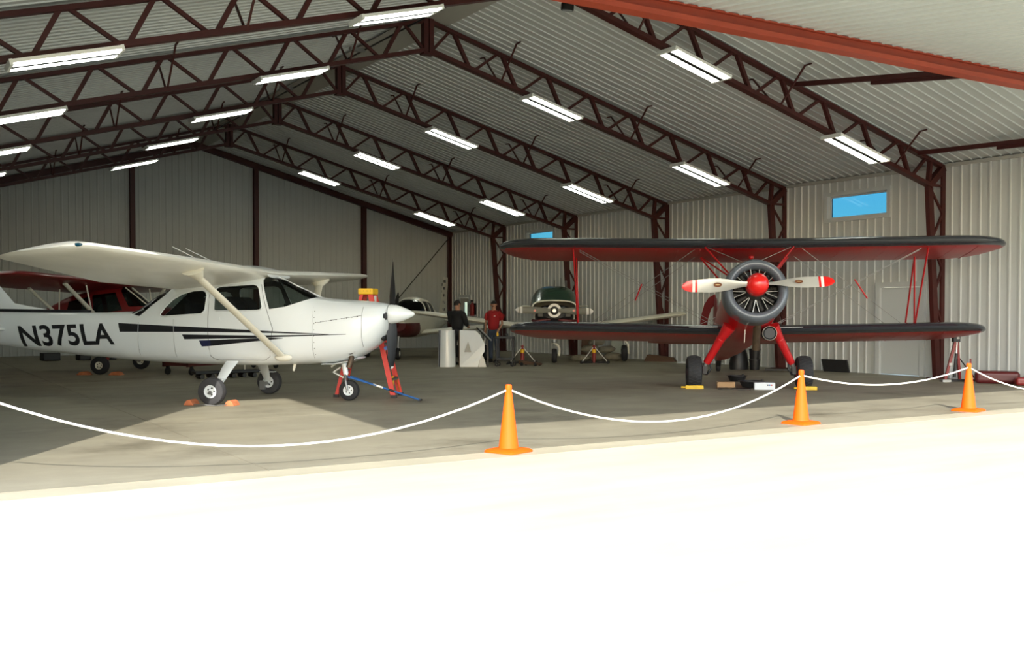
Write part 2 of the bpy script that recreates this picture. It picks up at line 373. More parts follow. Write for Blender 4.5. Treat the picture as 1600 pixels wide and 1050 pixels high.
# door header across the front, raised door panel outside it
hd = thing('door_header', 'long rust red steel beam spanning the hangar opening', 'beam', (0, 0, 0))
MB().box((.25, YF-.1, 5.04), (19.3, YF+.1, 5.06)).build('lower_flange', 'header', hd)
MB().box((.25, YF-.1, 5.06), (19.3, YF-.09, 5.11)).build('flange_lip', 'header', hd)
MB().box((.25, YF-.0, 5.06), (19.3, YF+.02, 5.24)).build('beam_web', 'header', hd)
MB().box((.25, YF-.06, 5.24), (19.3, YF+.1, 5.26)).build('upper_flange', 'header', hd)
DT = math.tan(R(7)); DL = 5.0; DX0, DX1 = 1.3, 19.2
bd = MB(); z0 = 5.28
bd.prism([(DX0, YF+.0, z0), (DX0, YF+.0-DL, z0-DL*DT), (DX0, YF+.0-DL, z0-DL*DT+.14), (DX0, YF+.0, z0+.14)], (DX1-DX0, 0, 0))
door3 = struct(bd.build('door_3', 'ext')); door3['label'] = 'huge raised hangar door panel sloping out above the opening'
def door_sheet(w):
    g = MB(); pr = rib_profile(0, w, .018, .03, .016); n = Vector((0, DT, -1)).normalized() if False else Vector((0, 0, -1))
    g.loft([[Vector((u, YF+.0, z0-.005)) + n*d for u, d in pr], [Vector((u, YF+.0-DL, z0-DL*DT-.005)) + n*d for u, d in pr]], closed=False); return g.mesh('door_panel', 'liner')
me = door_sheet(PW-.002); nd = int((DX1-DX0)/PW)
for i in range(nd): put('door_panel', me, door3, (DX0 + i*PW, 0, 0))
# braces between header and first frame
for bx_, za, zb in ((15.4, 6.0, 5.36), (19.2, 5.0, 4.75)):
    b = thing('header_brace', {15.4: 'dark red double angle brace from first truss to header, above biplane', 19.2: 'dark red brace to header nearest the right wall'}[bx_], 'brace', (bx_, 0, 0), group='header braces')
    zt_ = zc(bx_) - .1
    zb_ = max(zb, zt_ - .62)
    MB().bar((0, 14.4, zt_), (0, 9.95, zb_), .09, .09).build('brace_angle', 'steel', b)
    MB().bar((.05, 12.6, zt_-(zt_-zb_)*.404-.06), (.05, 9.95, zb_-.06), .07, .09).build('brace_angle', 'steel', b)

# ================================================================== STEEL FRAMES
def zt(o): return 7.47 - .272*o
def zb(o): return 6.87 - .267*o
OE = 10.34
def frame_half(mir):
    """meshes of one half frame in local coordinates: ridge at x=0, wall at +x (mirrored by mir)"""
    P = []
    def pt(o, z, y=0): return (mir*o, y, z)
    P.append(('top_chord', MB().bar(pt(.1, zt(.1)), pt(OE, zt(OE)), .12, .07, (0,0,1))))
    P.append(('bottom_chord', MB().bar(pt(.1, zb(.1)), pt(9.84, zb(9.84)), .16, .08, (0,0,1))))
    to = [.55 + 1.18*i for i in range(8)]; bo = [1.05 + 1.17*i for i in range(8)]
    def web(a, b, s=.055): P.append(('web_member', MB().bar(a, b, s, s*1.15, (0,1,0))))
    web(pt(.12, zb(.12)+.05), pt(to[0]-.03, zt(to[0])))
    for i in range(8):
        web(pt(to[i]+.05, zt(to[i])), pt(bo[i]-.05, zb(bo[i])), .07)
        if i < 7: web(pt(bo[i]+.06, zb(bo[i])), pt(to[i+1]-.05, zt(to[i+1])))
    web(pt(bo[7]+.05, zb(bo[7])), pt(9.75, zt(9.75)))
    web(pt(9.84, zb(9.84)), pt(9.9, zt(9.9)), .08)
    P.append(('knee_plate', MB().bar(pt(9.84, zb(9.84)-.02), pt(OE, zt(OE)-.02), .14, .14, (0,1,0))))
    # tapered laced column
    zk = zb(9.84)
    P.append(('column_flange', MB().bar(pt(9.86, zk+.02), pt(10.2, 0), .16, .10, (0,1,0))))
    P.append(('column_flange', MB().bar(pt(10.36, zt(OE)), pt(10.36, 0), .12, .05, (0,1,0))))
    n = 7
    for i in range(n):
        za = zk*(1 - i/n) ; zb_ = zk*(1 - (i+1)/n)
        xa = 9.86 + .34*i/n; xb = 9.86 + .34*(i+1)/n
        if i % 2 == 0: a, b = pt(xa, za), pt(10.34, zb_)
        else: a, b = pt(10.34, za), pt(xb, zb_)
        P.append(('lacing_bar', MB().bar(a, b, .045, .045, (0,1,0))))
    P.append(('lacing_bar', MB().bar(pt(9.86, zk), pt(10.34, zk), .05, .05, (0,1,0))))
    P.append(('base_plate', MB().box((min(mir*10.04, mir*10.39), -.15, 0), (max(mir*10.04, mir*10.39), .15, .02))))
    for o in (1.74, 5.25, 8.65):
        for s in (-1, 1):
            P.append(('flange_brace', MB().bar(pt(o, zb(o), s*.05), pt(o, zc(XC+o)-.01, s*.68), .03, .03).bar(pt(o, zc(XC+o)-.01, s*.68), pt(o, zc(XC+o)+.0, s*.84), .03, .025)))
    return [(n_, mb.mesh(n_, 'steel')) for n_, mb in P]
FR = frame_half(1); FL = frame_half(-1)
kp = MB(); kp.box((-.11, -.08, 6.78), (-.012, .08, 7.5)); kp.box((.012, -.08, 6.78), (.11, .08, 7.5)); kp.box((-.13, -.1, 6.76), (.13, .1, 6.8)); kpm = kp.mesh('ridge_plate', 'steel')
ordn = ['first', 'second', 'third', 'fourth', 'fifth']
for k, fy in enumerate(FY):
    t = thing('roof_frame', ['dark red steel truss frame nearest the opening, column beside white door', 'dark red truss frame second from the opening, behind the near window', 'dark red truss frame third from the opening, middle of the hangar', 'dark red truss frame fourth from the opening, column behind green plane', 'dark red truss frame fifth from the opening, nearest the back wall'][k], 'truss', (XC, fy, 0), 0, 'roof frames')
    for n_, me in FR + FL: put(n_, me, t)
    put('ridge_plate', kpm, t)

# ================================================================== LIGHT FIXTURES
def fixture_meshes(L):
    h = MB(); h.box((-L/2, -.24, .0), (L/2, .24, .025)); h.box((-L/2, -.26, -.02), (L/2, -.235, .025)); h.box((-L/2, .235, -.02), (L/2, .26, .025)); h.box((-L/2, -.02, -.035), (L/2, .02, 0))
    e = MB(); e.box((-.02, -.26, -.045), (.02, .26, .03))
    t = MB(); t.tube([(-L/2+.03, 0, 0), (L/2-.03, 0, 0)], .018, 8)
    h.box((-L/2+.02, -.07, -.045), (L/2-.02, .02, -.036), 1)
    return h.mesh('housing', ['fixture', 'dkmetal']), e.mesh('end_cap', 'fixture'), t.mesh('lamp_tube', 'tube', 60)
FXM = {L: fixture_meshes(L) for L in (1.36, 1.5)}
LIGHTS = [(-1, 8.3, 6.99, 1.36), (-1, 3.6, 2.34, 1.36), (1, 2.34, 3.66, 1.36), (1, 6.62, 8.08, 1.5)]
where = {0: 'outer left slope', 1: 'left slope beside the ridge', 2: 'right slope beside the ridge', 3: 'lower right slope near the wall'}
for k, fy in enumerate(FY):
    for li, (s, oa, ob, L) in enumerate(LIGHTS):
        om = (oa + ob)/2
        if k == 4 and li == 0: continue
        t = thing('ceiling_light', 'lit fluorescent fixture under the %s truss from the opening, %s' % (ordn[k], where[li]), 'light', (XC + s*om, fy - .12, zb(om) - .1), 0, 'fluorescent fixtures', rot=(0, s*math.atan(.267), 0))
        h, e, tb = FXM[L]
        put('housing', h, t); put('end_cap', e, t, (-L/2, 0, 0)); put('end_cap', e, t, (L/2, 0, 0))
        for yy in (-.19, -.11, .06, .125, .19): put('lamp_tube', tb, t, (0, yy, -.03))
# spotlight under the first ridge and conduit along the ridge
t = thing('floodlight', 'small dark round spotlight hanging below the ridge at top edge', 'light', (9.92, 14.3, 6.62))
MB().lathe([(.0,.03),(.09,.03),(.11,0),(.11,-.1),(.1,-.11),(.095,-.1),(.0,-.1)], (0,0,0), (0,-.15,1), 20).build('lamp_head', 'dkmetal', t, 40)
MB().lathe([(0,0),(.09,0)], (0,.016,-.105), (0,-.15,1), 20).build('lens', 'metal', t)
MB().bar((0,0,.03), (.02,.02,.3), .05, .05).box((-.04,-.04,.16), (.09,.05,.26)).build('bracket', 'metal', t)
t = thing('electrical_conduit', 'thin grey conduit running along the ridge with junction boxes', 'conduit', (0,0,0))
MB().tube([(9.3, YF+.2, 7.27), (9.3, 34, 7.27)], .02, 6).build('pipe', 'dkmetal', t)
for yy in (15.5, 17.6, 21.3, 25.9, 30.2):
    MB().box((8.95, yy-.05, 7.22), (9.3, yy+.05, 7.29)).build('junction_box', 'metal', t)
# ================================================================== AIRCRAFT HELPERS
def ipl(tab, x):
    """linear interpolation rows (x, a, b, ...) sorted by rising x"""
    if x <= tab[0][0]: return tab[0][1:]
    for a, b in zip(tab, tab[1:]):
        if x <= b[0]:
            t = (x - a[0])/(b[0] - a[0]); t = t*t*(3-2*t)*.5 + t*.5
            return tuple(p + (q - p)*t for p, q in zip(a[1:], b[1:]))
    return tab[-1][1:]
def se_ring(x, zb_, zt_, w, n, N=40, wt=1.0):
    out = []
    for j in range(N):
        a = 2*PI*j/N; c, s = math.cos(a), math.sin(a)
        y = w*math.copysign(abs(c)**(2/n), c); z = (zb_+zt_)/2 + (zt_-zb_)/2*math.copysign(abs(s)**(2/n), s)
        if s > 0: y *= 1 + (wt-1)*s
        out.append((x, y, z))
    return out
def se_y(x, z, tab):
    zb_, zt_, w, n, wt = ipl(tab, x); h = (zt_-zb_)/2; s = max(-1, min(1, (z - (zb_+zt_)/2)/h)); v = abs(s)**(n/2)
    y = w*max(0, 1 - abs(s)**n)**(1/n)
    sa = v
    if s > 0: y *= 1 + (wt-1)*sa
    return y
def fuselage_bm(tab, xs, N=44):
    bm = bmesh.new(); rings = []
    for x in xs:
        zb_, zt_, w, n, wt = ipl(tab, x); rings.append([bm.verts.new(p) for p in se_ring(x, zb_, zt_, w, n, N, wt)])
    for a, b in zip(rings, rings[1:]):
        for j in range(N): bm.faces.new((a[j], a[(j+1) % N], b[(j+1) % N], b[j]))
    bm.faces.new(list(reversed(rings[0]))); bm.faces.new(rings[-1])
    bmesh.ops.recalc_face_normals(bm, faces=bm.faces)
    return bm
def split_poly(bm, poly, test=None):
    """cut the skin along the edges of a convex x-z polygon, return the faces inside"""
    n = len(poly); cx = sum(p[0] for p in poly)/n; cz = sum(p[1] for p in poly)/n
    def near(f):
        c = f.calc_center_median(); r = 1.0
        xs_ = [v.co.x for v in f.verts]; return max(xs_) > min(p[0] for p in poly)-.01 and min(xs_) < max(p[0] for p in poly)+.01
    for i in range(n):
        a = Vector((poly[i][0], 0, poly[i][1])); b = Vector((poly[(i+1) % n][0], 0, poly[(i+1) % n][1]))
        d = b - a; no = Vector((d.z, 0, -d.x)).normalized()
        fs = [f for f in bm.faces if near(f) and (test is None or test(f.calc_center_median()))]
        es = list({e for f in fs for e in f.edges}); vs_ = list({v for f in fs for v in f.verts})
        bmesh.ops.bisect_plane(bm, geom=fs + es + vs_, plane_co=a, plane_no=no, dist=1e-5)
    def inside(c):
        sg = 0
        for i in range(n):
            a = poly[i]; b = poly[(i+1) % n]; cr = (b[0]-a[0])*(c.z-a[1]) - (b[1]-a[1])*(c.x-a[0])
            if abs(cr) < 1e-7: continue
            if sg == 0: sg = 1 if cr > 0 else -1
            elif (cr > 0) != (sg > 0): return False
        return True
    return [f for f in bm.faces if inside(f.calc_center_median()) and (test is None or test(f.calc_center_median()))]
def bm_out(bm, faces, name, mats, parent, offset=0., smooth=35):
    """copy some faces of bm to an object of its own"""
    mp = {}; vs_ = []; fs = []; ms = []
    for f in faces:
        ids = []
        for v in f.verts:
            if v not in mp: mp[v] = len(vs_); vs_.append(tuple(v.co + v.normal*offset))
            ids.append(mp[v])
        fs.append(ids); ms.append(f.material_index)
    me = bpy.data.meshes.new(name); me.from_pydata(vs_, [], fs)
    for m_ in (mats if isinstance(mats, (list, tuple)) else [mats]): me.materials.append(M[m_])
    me.polygons.foreach_set('material_index', ms); me.shade_smooth(); me.set_sharp_from_angle(angle=R(smooth)); me.update()
    return put(name, me, parent)
AF = [(1.0,0.0),(.85,.022),(.7,.042),(.5,.06),(.35,.068),(.22,.066),(.12,.055),(.05,.037),(.015,.02),(0,0),
      (.015,-.014),(.05,-.024),(.12,-.033),(.22,-.038),(.35,-.038),(.5,-.034),(.7,-.024),(.85,-.013)]
def wing_mb(sections, mif=None, th=1.0):
    """sections: (y, x_leading, z, chord, thickness factor)"""
    g = MB(); rings = [[(r_[1] - r_[3]*u, r_[0], r_[2] + r_[3]*v*r_[4]*th - (r_[5]*u if len(r_) > 5 else 0)) for u, v in AF] for r_ in sections]
    g.loft(rings, True, True, 0, mif); return g
def tyre(r, w, o, rim, mb_name, parent, tmat='rubber', hubmat='white', axis=(0,1,0), n=32, side=1):
    g = MB(); prof = [(rim, -w*.42), (rim*1.12, -w*.5), (r*.8, -w*.5), (r*.93, -w*.42), (r*.985, -w*.22), (r, 0), (r*.985, w*.22), (r*.93, w*.42), (r*.8, w*.5), (rim*1.12, w*.5), (rim, w*.42)]
    g.lathe(prof, o, axis, n); t = g.build('tyre', tmat, parent, 40)
    h = MB(); h.lathe([(0, -w*.38), (rim*.25, -w*.42), (rim*.3, -w*.3), (rim*.75, -w*.25), (rim*.85, -w*.42), (rim*1.03, -w*.44), (rim*1.03, w*.44), (rim*.85, w*.42), (rim*.75, w*.25), (rim*.3, w*.3), (rim*.25, w*.42), (0, w*.38)], o, axis, 24)
    hub = h.build('wheel_hub', hubmat, t, 40)
    ax = Vector(axis).normalized(); a = ax.cross(Vector((0,0,1)) if abs(ax.z) < .9 else Vector((1,0,0))).normalized(); b = ax.cross(a)
    hs = MB()
    for k in range(5):
        for s_ in (-1, 1):
            c = Vector(o) + (a*math.cos(2*PI*k/5) + b*math.sin(2*PI*k/5))*rim*.53
            hs.lathe([(0,0),(rim*.15,0)], c + ax*s_*w*.285, ax, 10)
    hs.build('hub_holes', 'satin', t)
    return t
def text_mesh(body, size, bold=0.0):
    cu = bpy.data.curves.new('lettering', 'FONT'); cu.body = body; cu.size = size; cu.resolution_u = 6; cu.offset = bold
    o = bpy.data.objects.new('lettering', cu); COL.objects.link(o); dg = bpy.context.evaluated_depsgraph_get(); dg.update()
    me = bpy.data.meshes.new_from_object(o.evaluated_get(dg)); bpy.data.objects.remove(o); return me

# ================================================================== WHITE HIGH-WING PLANE
def white_plane():
    T = thing('white_plane', 'white high-wing light aircraft with black stripes and dark registration letters', 'airplane', (5.25, 17.2, 0), R(-41))
    tab = [(-5.35,1.02,1.42,.05,2.2,1),(-4.6,.90,1.46,.13,2.3,1),(-3.6,.79,1.46,.23,2.5,1),(-2.6,.70,1.46,.34,2.7,.97),(-1.85,.645,1.48,.44,2.9,.92),(-1.3,.615,1.80,.50,3.0,.86),(-.95,.60,1.99,.53,3.2,.84),
           (-.6,.59,2.07,.545,3.4,.84),(.1,.58,2.10,.55,3.6,.86),(.55,.58,2.09,.55,3.6,.86),(.75,.59,2.02,.55,3.3,.87),(1.1,.60,1.86,.54,3.0,.9),(1.42,.615,1.71,.52,2.9,.94),(1.7,.635,1.685,.51,2.7,1),(2.0,.69,1.665,.495,2.6,1),(2.25,.80,1.65,.47,2.5,1),(2.42,.94,1.63,.43,2.4,1),(2.53,1.08,1.61,.36,2.3,1),(2.58,1.18,1.585,.28,2.2,1)]
    xs_ = sorted(set([round(-5.35 + .12*i, 3) for i in range(66)] + [2.48, 2.53, 2.56, 2.58]))
    bm = fuselage_bm(tab, xs_, 48)
    side = lambda c: abs(c.y) > .2
    wins = {'windshield': [(.60,2.35),(.56,1.98),(.72,1.515),(.98,1.555),(1.2,1.63),(1.43,1.72),(1.43,2.35)],
            'door_window': [(-.235,1.51),(-.24,1.80),(-.22,1.86),(-.16,1.89),(.42,1.92),(.485,1.90),(.52,1.86),(.60,1.55),(.58,1.51),(.52,1.495),(-.19,1.485)],
            'quarter_window': [(-.39,1.50),(-.37,1.74),(-.40,1.80),(-.46,1.825),(-.62,1.82),(-.82,1.77),(-.98,1.68),(-1.12,1.55),(-1.2,1.44),(-1.19,1.405),(-1.14,1.395),(-.45,1.44)],
            'rear_window': [(-1.84,1.44),(-1.62,1.40),(-1.15,1.78),(-.98,2.12),(-1.05,2.2),(-1.85,1.7)]}
    glass = {}
    for k, poly in wins.items():
        glass[k] = split_poly(bm, poly, side if k in ('door_window', 'quarter_window') else None)
    allg = set(f for fs in glass.values() for f in fs)
    stripes = [([(-2.02,1.285),(-1.97,1.135),(-.41,1.14),(-.41,1.215)], 1), ([(-.41,1.215),(-.41,1.14),(.7,1.13),(.7,1.16)], 1), ([(.7,1.16),(.7,1.13),(1.72,1.105),(1.72,1.112)], 1),
               ([(-.80,1.10),(-.76,1.02),(.48,1.045),(.48,1.085)], 1), ([(.48,1.085),(.48,1.045),(2.0,1.108),(2.0,1.115)], 1),
               ([(-.50,1.0),(-.46,.90),(-.3,.91),(-.3,1.01)], 2), ([(-.3,1.01),(-.3,.91),(.7,1.015),(.7,1.05)], 1), ([(.7,1.05),(.7,1.015),(.95,1.04),(.95,1.048)], 1)]
    for poly, mi in stripes:
        for f in split_poly(bm, poly, side):
            if f not in allg: f.material_index = mi
    allg = set()
    for k, poly in wins.items():
        glass[k] = split_poly(bm, poly, side if k in ('door_window', 'quarter_window') else None); allg |= set(glass[k])
    body = bm_out(bm, [f for f in bm.faces if f not in allg], 'fuselage', ['white', 'black', 'navy'], T)
    for k in wins:
        for sg in ((-1, 1) if k in ('door_window', 'quarter_window') else (0,)):
            bm_out(bm, [f for f in glass[k] if sg == 0 or f.calc_center_median().y*sg > 0], k, 'aglass', T, .0)
    bm_out(bm, [f for f in bm.faces if f not in allg and -1.9 < f.calc_center_median().x < 1.4], 'cabin_lining', 'interior', body, -.02)
    bm.free()
    # windscreen centre post, window frames
    MB().bar((.6, 0, 2.085), (1.42, 0, 1.715), .02, .02).build('windshield_post', 'white', T)
    for s in (-1, 1):
        def sy(x, z): return s*(se_y(x, z, tab) + .004)
        for poly in (wins['door_window'], wins['quarter_window']):
            MB().tube([(x, sy(x, z), z) for x, z in poly + poly[:2]], .011, 6).build('window_trim', 'white', T, 60)
        # door outline
        dl = [(-.32,1.93),(-.34,1.2),(-.33,.75),(-.28,.70),(-.2,.68),(.6,.68),(.7,.74),(.78,1.2),(.66,1.55),(.55,1.92)]
        g = MB()
        for a, b in zip(dl, dl[1:]):
            pts = [(a[0]+(b[0]-a[0])*t/4, a[1]+(b[1]-a[1])*t/4) for t in range(5)]
            g.tube([(x, s*(se_y(x, z, tab)+.0005), z) for x, z in pts], .0035, 4)
        g.build('door_seam', 'dkmetal', body)
        g = MB().box((-.23, min(sy(-.2,1.36), sy(-.2,1.36)+s*.015), 1.34), (-.13, max(sy(-.2,1.36), sy(-.2,1.36)+s*.015), 1.385)); g.build('door_handle', 'white', body)
        # lines of rivets and cowl seams
        for sx, z0_, z1_ in ((1.44, .72, 1.62), (2.25, .9, 1.55), (-.95, .72, 1.35), (-1.62, .75, 1.3)):
            MB().tube([(sx, s*(se_y(sx, z0_ + (z1_-z0_)*i/12, tab)-.001), z0_ + (z1_-z0_)*i/12) for i in range(13)], .004, 4).build('panel_seam', 'metal', body)
        MB().tube([(1.46 + .078*i, s*(se_y(1.46 + .078*i, 1.29 + .012*i, tab)-.001), 1.29 + .012*i) for i in range(11)], .004, 4).build('panel_seam', 'metal', body)
        g = MB()
        for i in range(9):
            xa = 1.5 + .085*i; zq = 1.30 + .012*i; g.ball((xa, sy(xa, zq), zq), .008, 6, 4)
        for i in range(8):
            zq = .78 + .1*i; g.ball((1.47, sy(1.47, zq), zq), .007, 6, 4)
        g.build('rivets', 'dkmetal', body)
    # registration, both sides
    tm = text_mesh('N375LA', 1.0, .022)
    bt = bmesh.new(); bt.from_mesh(tm)
    for q in range(14):
        bmesh.ops.bisect_plane(bt, geom=bt.verts[:] + bt.edges[:] + bt.faces[:], plane_co=(.25*q+.1, 0, 0), plane_no=(1,0,0))
    for q in range(6):
        bmesh.ops.bisect_plane(bt, geom=bt.verts[:] + bt.edges[:] + bt.faces[:], plane_co=(0, .13*q, 0), plane_no=(0,1,0))
    x0 = min(v.co.x for v in bt.verts); x1 = max(v.co.x for v in bt.verts); y1 = max(v.co.y for v in bt.verts)
    for s in (-1, 1):
        vs_ = []
        for v in bt.verts:
            u = (v.co.x - x0)/(x1 - x0); w = v.co.y/y1
            x = (-3.98 + 1.86*u) if s < 0 else (-2.12 - 1.86*u)
            base = .88 + .055*((x+3.98)/1.86); hgt = .35
            x += (-.09*w if s < 0 else -.09*w) + (.05 if s < 0 else .05)
            z = base + hgt*w; vs_.append((x, s*(se_y(x, z, tab) + .003), z))
        me = bpy.data.meshes.new('registration'); me.from_pydata(vs_, [], [[l.vert.index for l in f.loops] for f in bt.faces]); me.materials.append(M['black'])
        put('registration', me, T)
    bt.free()
    # wings
    for s in (-1, 1):
        sec = [(s*.0, .70, 2.10, 1.72, .95, .26), (s*.5, .70, 2.11, 1.72, .95, .26), (s*2.6, .72, 2.165, 1.74, .92, .26), (s*4.0, .66, 2.205, 1.48, .9, .2), (s*5.2, .58, 2.24, 1.28, .9, .14), (s*5.38, .55, 2.248, 1.2, .85, .13), (s*5.48, .46, 2.248, 1.0, .7, .11), (s*5.53, .3, 2.235, .68, .4, .07), (s*5.545, .1, 2.21, .3, .15, .03)]
        w = wing_mb(sec, th=1.15).build('wing', 'wwing', T, 50)
        MB().ball((.45, s*5.475, 2.25), (.06, .02, .022), 10, 6).build('navigation_light', 'light', w, 60)
        # flap and aileron gaps under the wing
        g = MB(); g.bar((-.50, s*.6, 1.895), (-.52, s*2.65, 1.95), .014, .012); g.bar((-.42, s*2.7, 1.965), (-.36, s*5.1, 2.12), .014, .012)
        g.build('flap_gap', 'dkmetal', w)
        # strut with fairings
        a = Vector((.93, s*.50, .74)); b = Vector((.44, s*2.62, 2.04)); d = (b-a).normalized(); up = Vector((1,0,0)); up = (up - d*up.dot(d)).normalized(); n_ = d.cross(up)
        rings = []
        for p_, sc in ((a, 1), (b, 1)):
            rings.append([p_ + up*.072*math.cos(2*PI*j/14)*sc + n_*.028*math.sin(2*PI*j/14)*sc for j in range(14)])
        st = MB().loft(rings).build('wing_strut', 'cream', T, 50)
        MB().ball((a.x+.02, s*.515, a.z-.01), (.15, .05, .06), 14, 8).build('strut_fairing', 'cream', st, 60)
        MB().loft([[b - d*.16 + up*.075*math.cos(2*PI*j/14) + n_*.03*math.sin(2*PI*j/14) for j in range(14)], [b + Vector((0,0,.03)) + up*.19*math.cos(2*PI*j/14) + n_*.09*math.sin(2*PI*j/14) for j in range(14)]]).build('strut_fairing', 'cream', st, 50)
    # roof fairing and antennas
    MB().loft([se_ring(x, z-.03, z+.04, w, 2.6, 20) for x, z, w in ((-.98,2.05,.3),(-.3,2.19,.45),(.3,2.2,.5),(.6,2.13,.5),(.68,2.06,.48))]).build('roof_fairing', 'white', T, 50)
    for x in (-.12, .62):
        pass
    for yy in (-1.0, -.55):
        MB().tube([(-.2, yy, 2.27), (-.62, yy-.18, 2.5)], .007, 6).build('antenna', 'white', T)
    # empennage
    fin = MB().loft([[(x, y*1.0, z) for x, y, z in ((xl,0,z),(xl-.12*c,t,z),(xl-.4*c,t,z),(xl-c,0,z),(xl-.4*c,-t,z),(xl-.12*c,-t,z))] for xl, c, z, t in ((-2.7,2.7,1.43,.02),(-3.5,1.95,1.50,.035),(-4.2,1.3,1.62,.045),(-4.55,1.05,2.0,.05),(-4.95,.75,2.6,.04),(-5.0,.68,2.66,.03))])
    fin.build('fin', 'white', T, 60)
    for s in (-1, 1):
        MB().bar((-2.75, s*.012, 1.475), (-4.6, s*.055, 1.5), .006, .05).build('fin_stripe', 'black', T)
        sec = [(s*.05, -4.25, 1.16, 1.05, .8), (s*1.5, -4.45, 1.18, .78, .8), (s*1.68, -4.55, 1.18, .6, .6), (s*1.73, -4.7, 1.18, .3, .3)]
        wing_mb(sec).build('stabilizer', 'white', T, 50)
    # nose bowl, spinner, propeller
    for s in (-1, 1):
        MB().ball((2.565, s*.2, 1.40), (.03, .11, .075), 16, 8).build('air_intake', 'satin', T, 60)
    MB().ball((2.5, 0, 1.05), (.05, .16, .06), 16, 8).build('air_intake', 'satin', T, 60)
    pr = MB(); pr.lathe([(0,-.02),(.155,-.02),(.16,.02),(.148,.1),(.115,.2),(.07,.31),(.025,.39),(0,.4)], (2.61, 0, 1.435), (1,0,0), 28)
    sp = pr.build('spinner', 'white', T, 40)
    MB().lathe([(0,0),(.12,0),(.12,.07),(0,.07)], (2.55, 0, 1.435), (1,0,0), 20).build('propeller_hub', 'satin', T, 40)
    for s in (-1, 1):
        rings = []
        for t in (.06, .16, .3, .45, .6, .75, .86, .9):
            c = {.06:.055, .16:.075, .3:.095, .45:.1, .6:.095, .75:.085, .86:.065, .9:.03}[t]; tw = R(62 - 45*t/.9) ; th_ = .018*(1.15 - t)
            dx, dy = math.sin(tw)*c, -math.cos(tw)*c*s
            nx, ny = math.cos(tw)*th_, math.sin(tw)*th_*s
            tilt = .06
            rings.append([(2.63 + dx*u + nx*v, dy*u + ny*v + tilt*t*s, 1.435 + s*t) for u, v in ((-1,0),(-.4,1),(.4,1),(1,0),(.4,-1),(-.4,-1))])
        bl = MB().loft(rings).build('propeller_blade', 'satin', T, 60)
        rings2 = [[(2.63 + (p[0]-2.63)*1.06, p[1], p[2]) for p in r] for r in rings[-2:]]
        MB().loft(rings2).build('blade_tip', 'stripew', bl, 60)
    # exhaust, cowl lip, drain mast
    MB().tube([(2.0, -.22, .82), (2.02, -.28, .70), (1.98, -.3, .56)], .045, 12).build('exhaust_pipe', 'rust', T, 50)
    MB().lathe([(.03,0),(.08,.0),(.075,.02)], (2.03, -.36, .86), (.3,-1,-.2), 16).build('exhaust_opening', 'satin', T)
    g = MB(); g.loft([se_ring(x, z, z+.03, w, 3, 16) for x, z, w in ((1.5,.595,.28),(1.7,.60,.3),(1.95,.645,.3),(2.1,.70,.26))]); g.build('cowl_lip', 'white', T, 50)
    MB().bar((1.0, -.12, .62), (.97, -.12, .49), .05, .02, (0,1,0), w2=.03).build('drain_mast', 'cream', T)
    # nose gear
    ng = Vector((1.89, 0, .172))
    MB().tube([(1.78, 0, .74), (1.84, 0, .42)], .032, 12).build('nose_strut', 'alum', T, 50)
    MB().tube([(1.80, 0, .62), (1.835, 0, .44)], .045, 12).build('strut_collar', 'white', T, 50)
    for s in (-1, 1):
        MB().tube([(1.84, s*.02, .42), (1.85, s*.085, .36), (1.885, s*.09, .172)], [.02,.022,.018], 8).build('nose_fork', 'metal', T, 50)
    MB().bar((1.74, 0, .55), (1.62, 0, .47), .05, .02).bar((1.62, 0, .47), (1.80, 0, .38), .05, .02).build('torque_link', 'alum', T)
    MB().tube([(1.79,-.04,.66),(1.66,-.06,.6),(1.6,-.06,.56)], .016, 8).build('shimmy_damper', 'alum', T)
    tyre(.172, .125, ng, .085, '', T, 'rubber', 'white')
    # main gear
    for s in (-1, 1):
        a = [(.08, s*.54, .66), (.07, s*.70, .56), (.05, s*.88, .40), (.03, s*1.0, .28), (.02, s*1.06, .2)]
        rings = []
        for i, p_ in enumerate(a):
            w = [.11, .1, .08, .06, .05][i]; t_ = .016
            q = [(1, 0), (.8, 1), (-.8, 1), (-1, 0), (-.8, -1), (.8, -1)]
            rings.append([(p_[0] + w*u, p_[1] - s*t_*v*.7, p_[2] - t_*v*.7) for u, v in q])
        lg = MB().loft(rings).build('gear_leg', 'white', T, 50)
        MB().box((-.1, s*1.03-.06, .395), (.17, s*1.03+.06, .41)).bar((.05, s*.95, .33), (.04, s*1.03, .4), .05, .02).build('step_plate', 'white', lg)
        MB().tube([(.02, s*.98, .2), (.02, s*1.24, .2)], .03, 10).build('axle', 'metal', lg, 50)
        MB().box((-.12, s*1.05-.03, .08), (-.02, s*1.05+.02, .24)).build('brake_caliper', 'metal', lg)
        tyre(.222, .17, (.02, s*1.15, .218), .1, '', T, 'rubber2', 'white')
    # seats and panel inside the cabin
    for x, y in ((.05, .25), (.05, -.25), (-.75, 0)):
        w = .19 if y else .4
        MB().loft([se_ring(0, 0, 0, 0, 2, 4)] if False else [[(x+u, y+v, z) for u, v in ((-.06,-w),(.05,-w),(.05,w),(-.06,w))] for z in (1.0, 1.3, 1.62)] + [[(x-.1+u, y+v*.8, 1.72) for u, v in ((-.04,-w),(.03,-w),(.03,w),(-.04,w))]]).box((x-.05, y-w, .95), (x+.42, y+w, 1.1)).build('seat', 'seat', T)
    MB().box((.95, -.48, 1.2), (1.02, .48, 1.6)).build('instrument_panel', 'satin', T)
    return T
WP = white_plane()

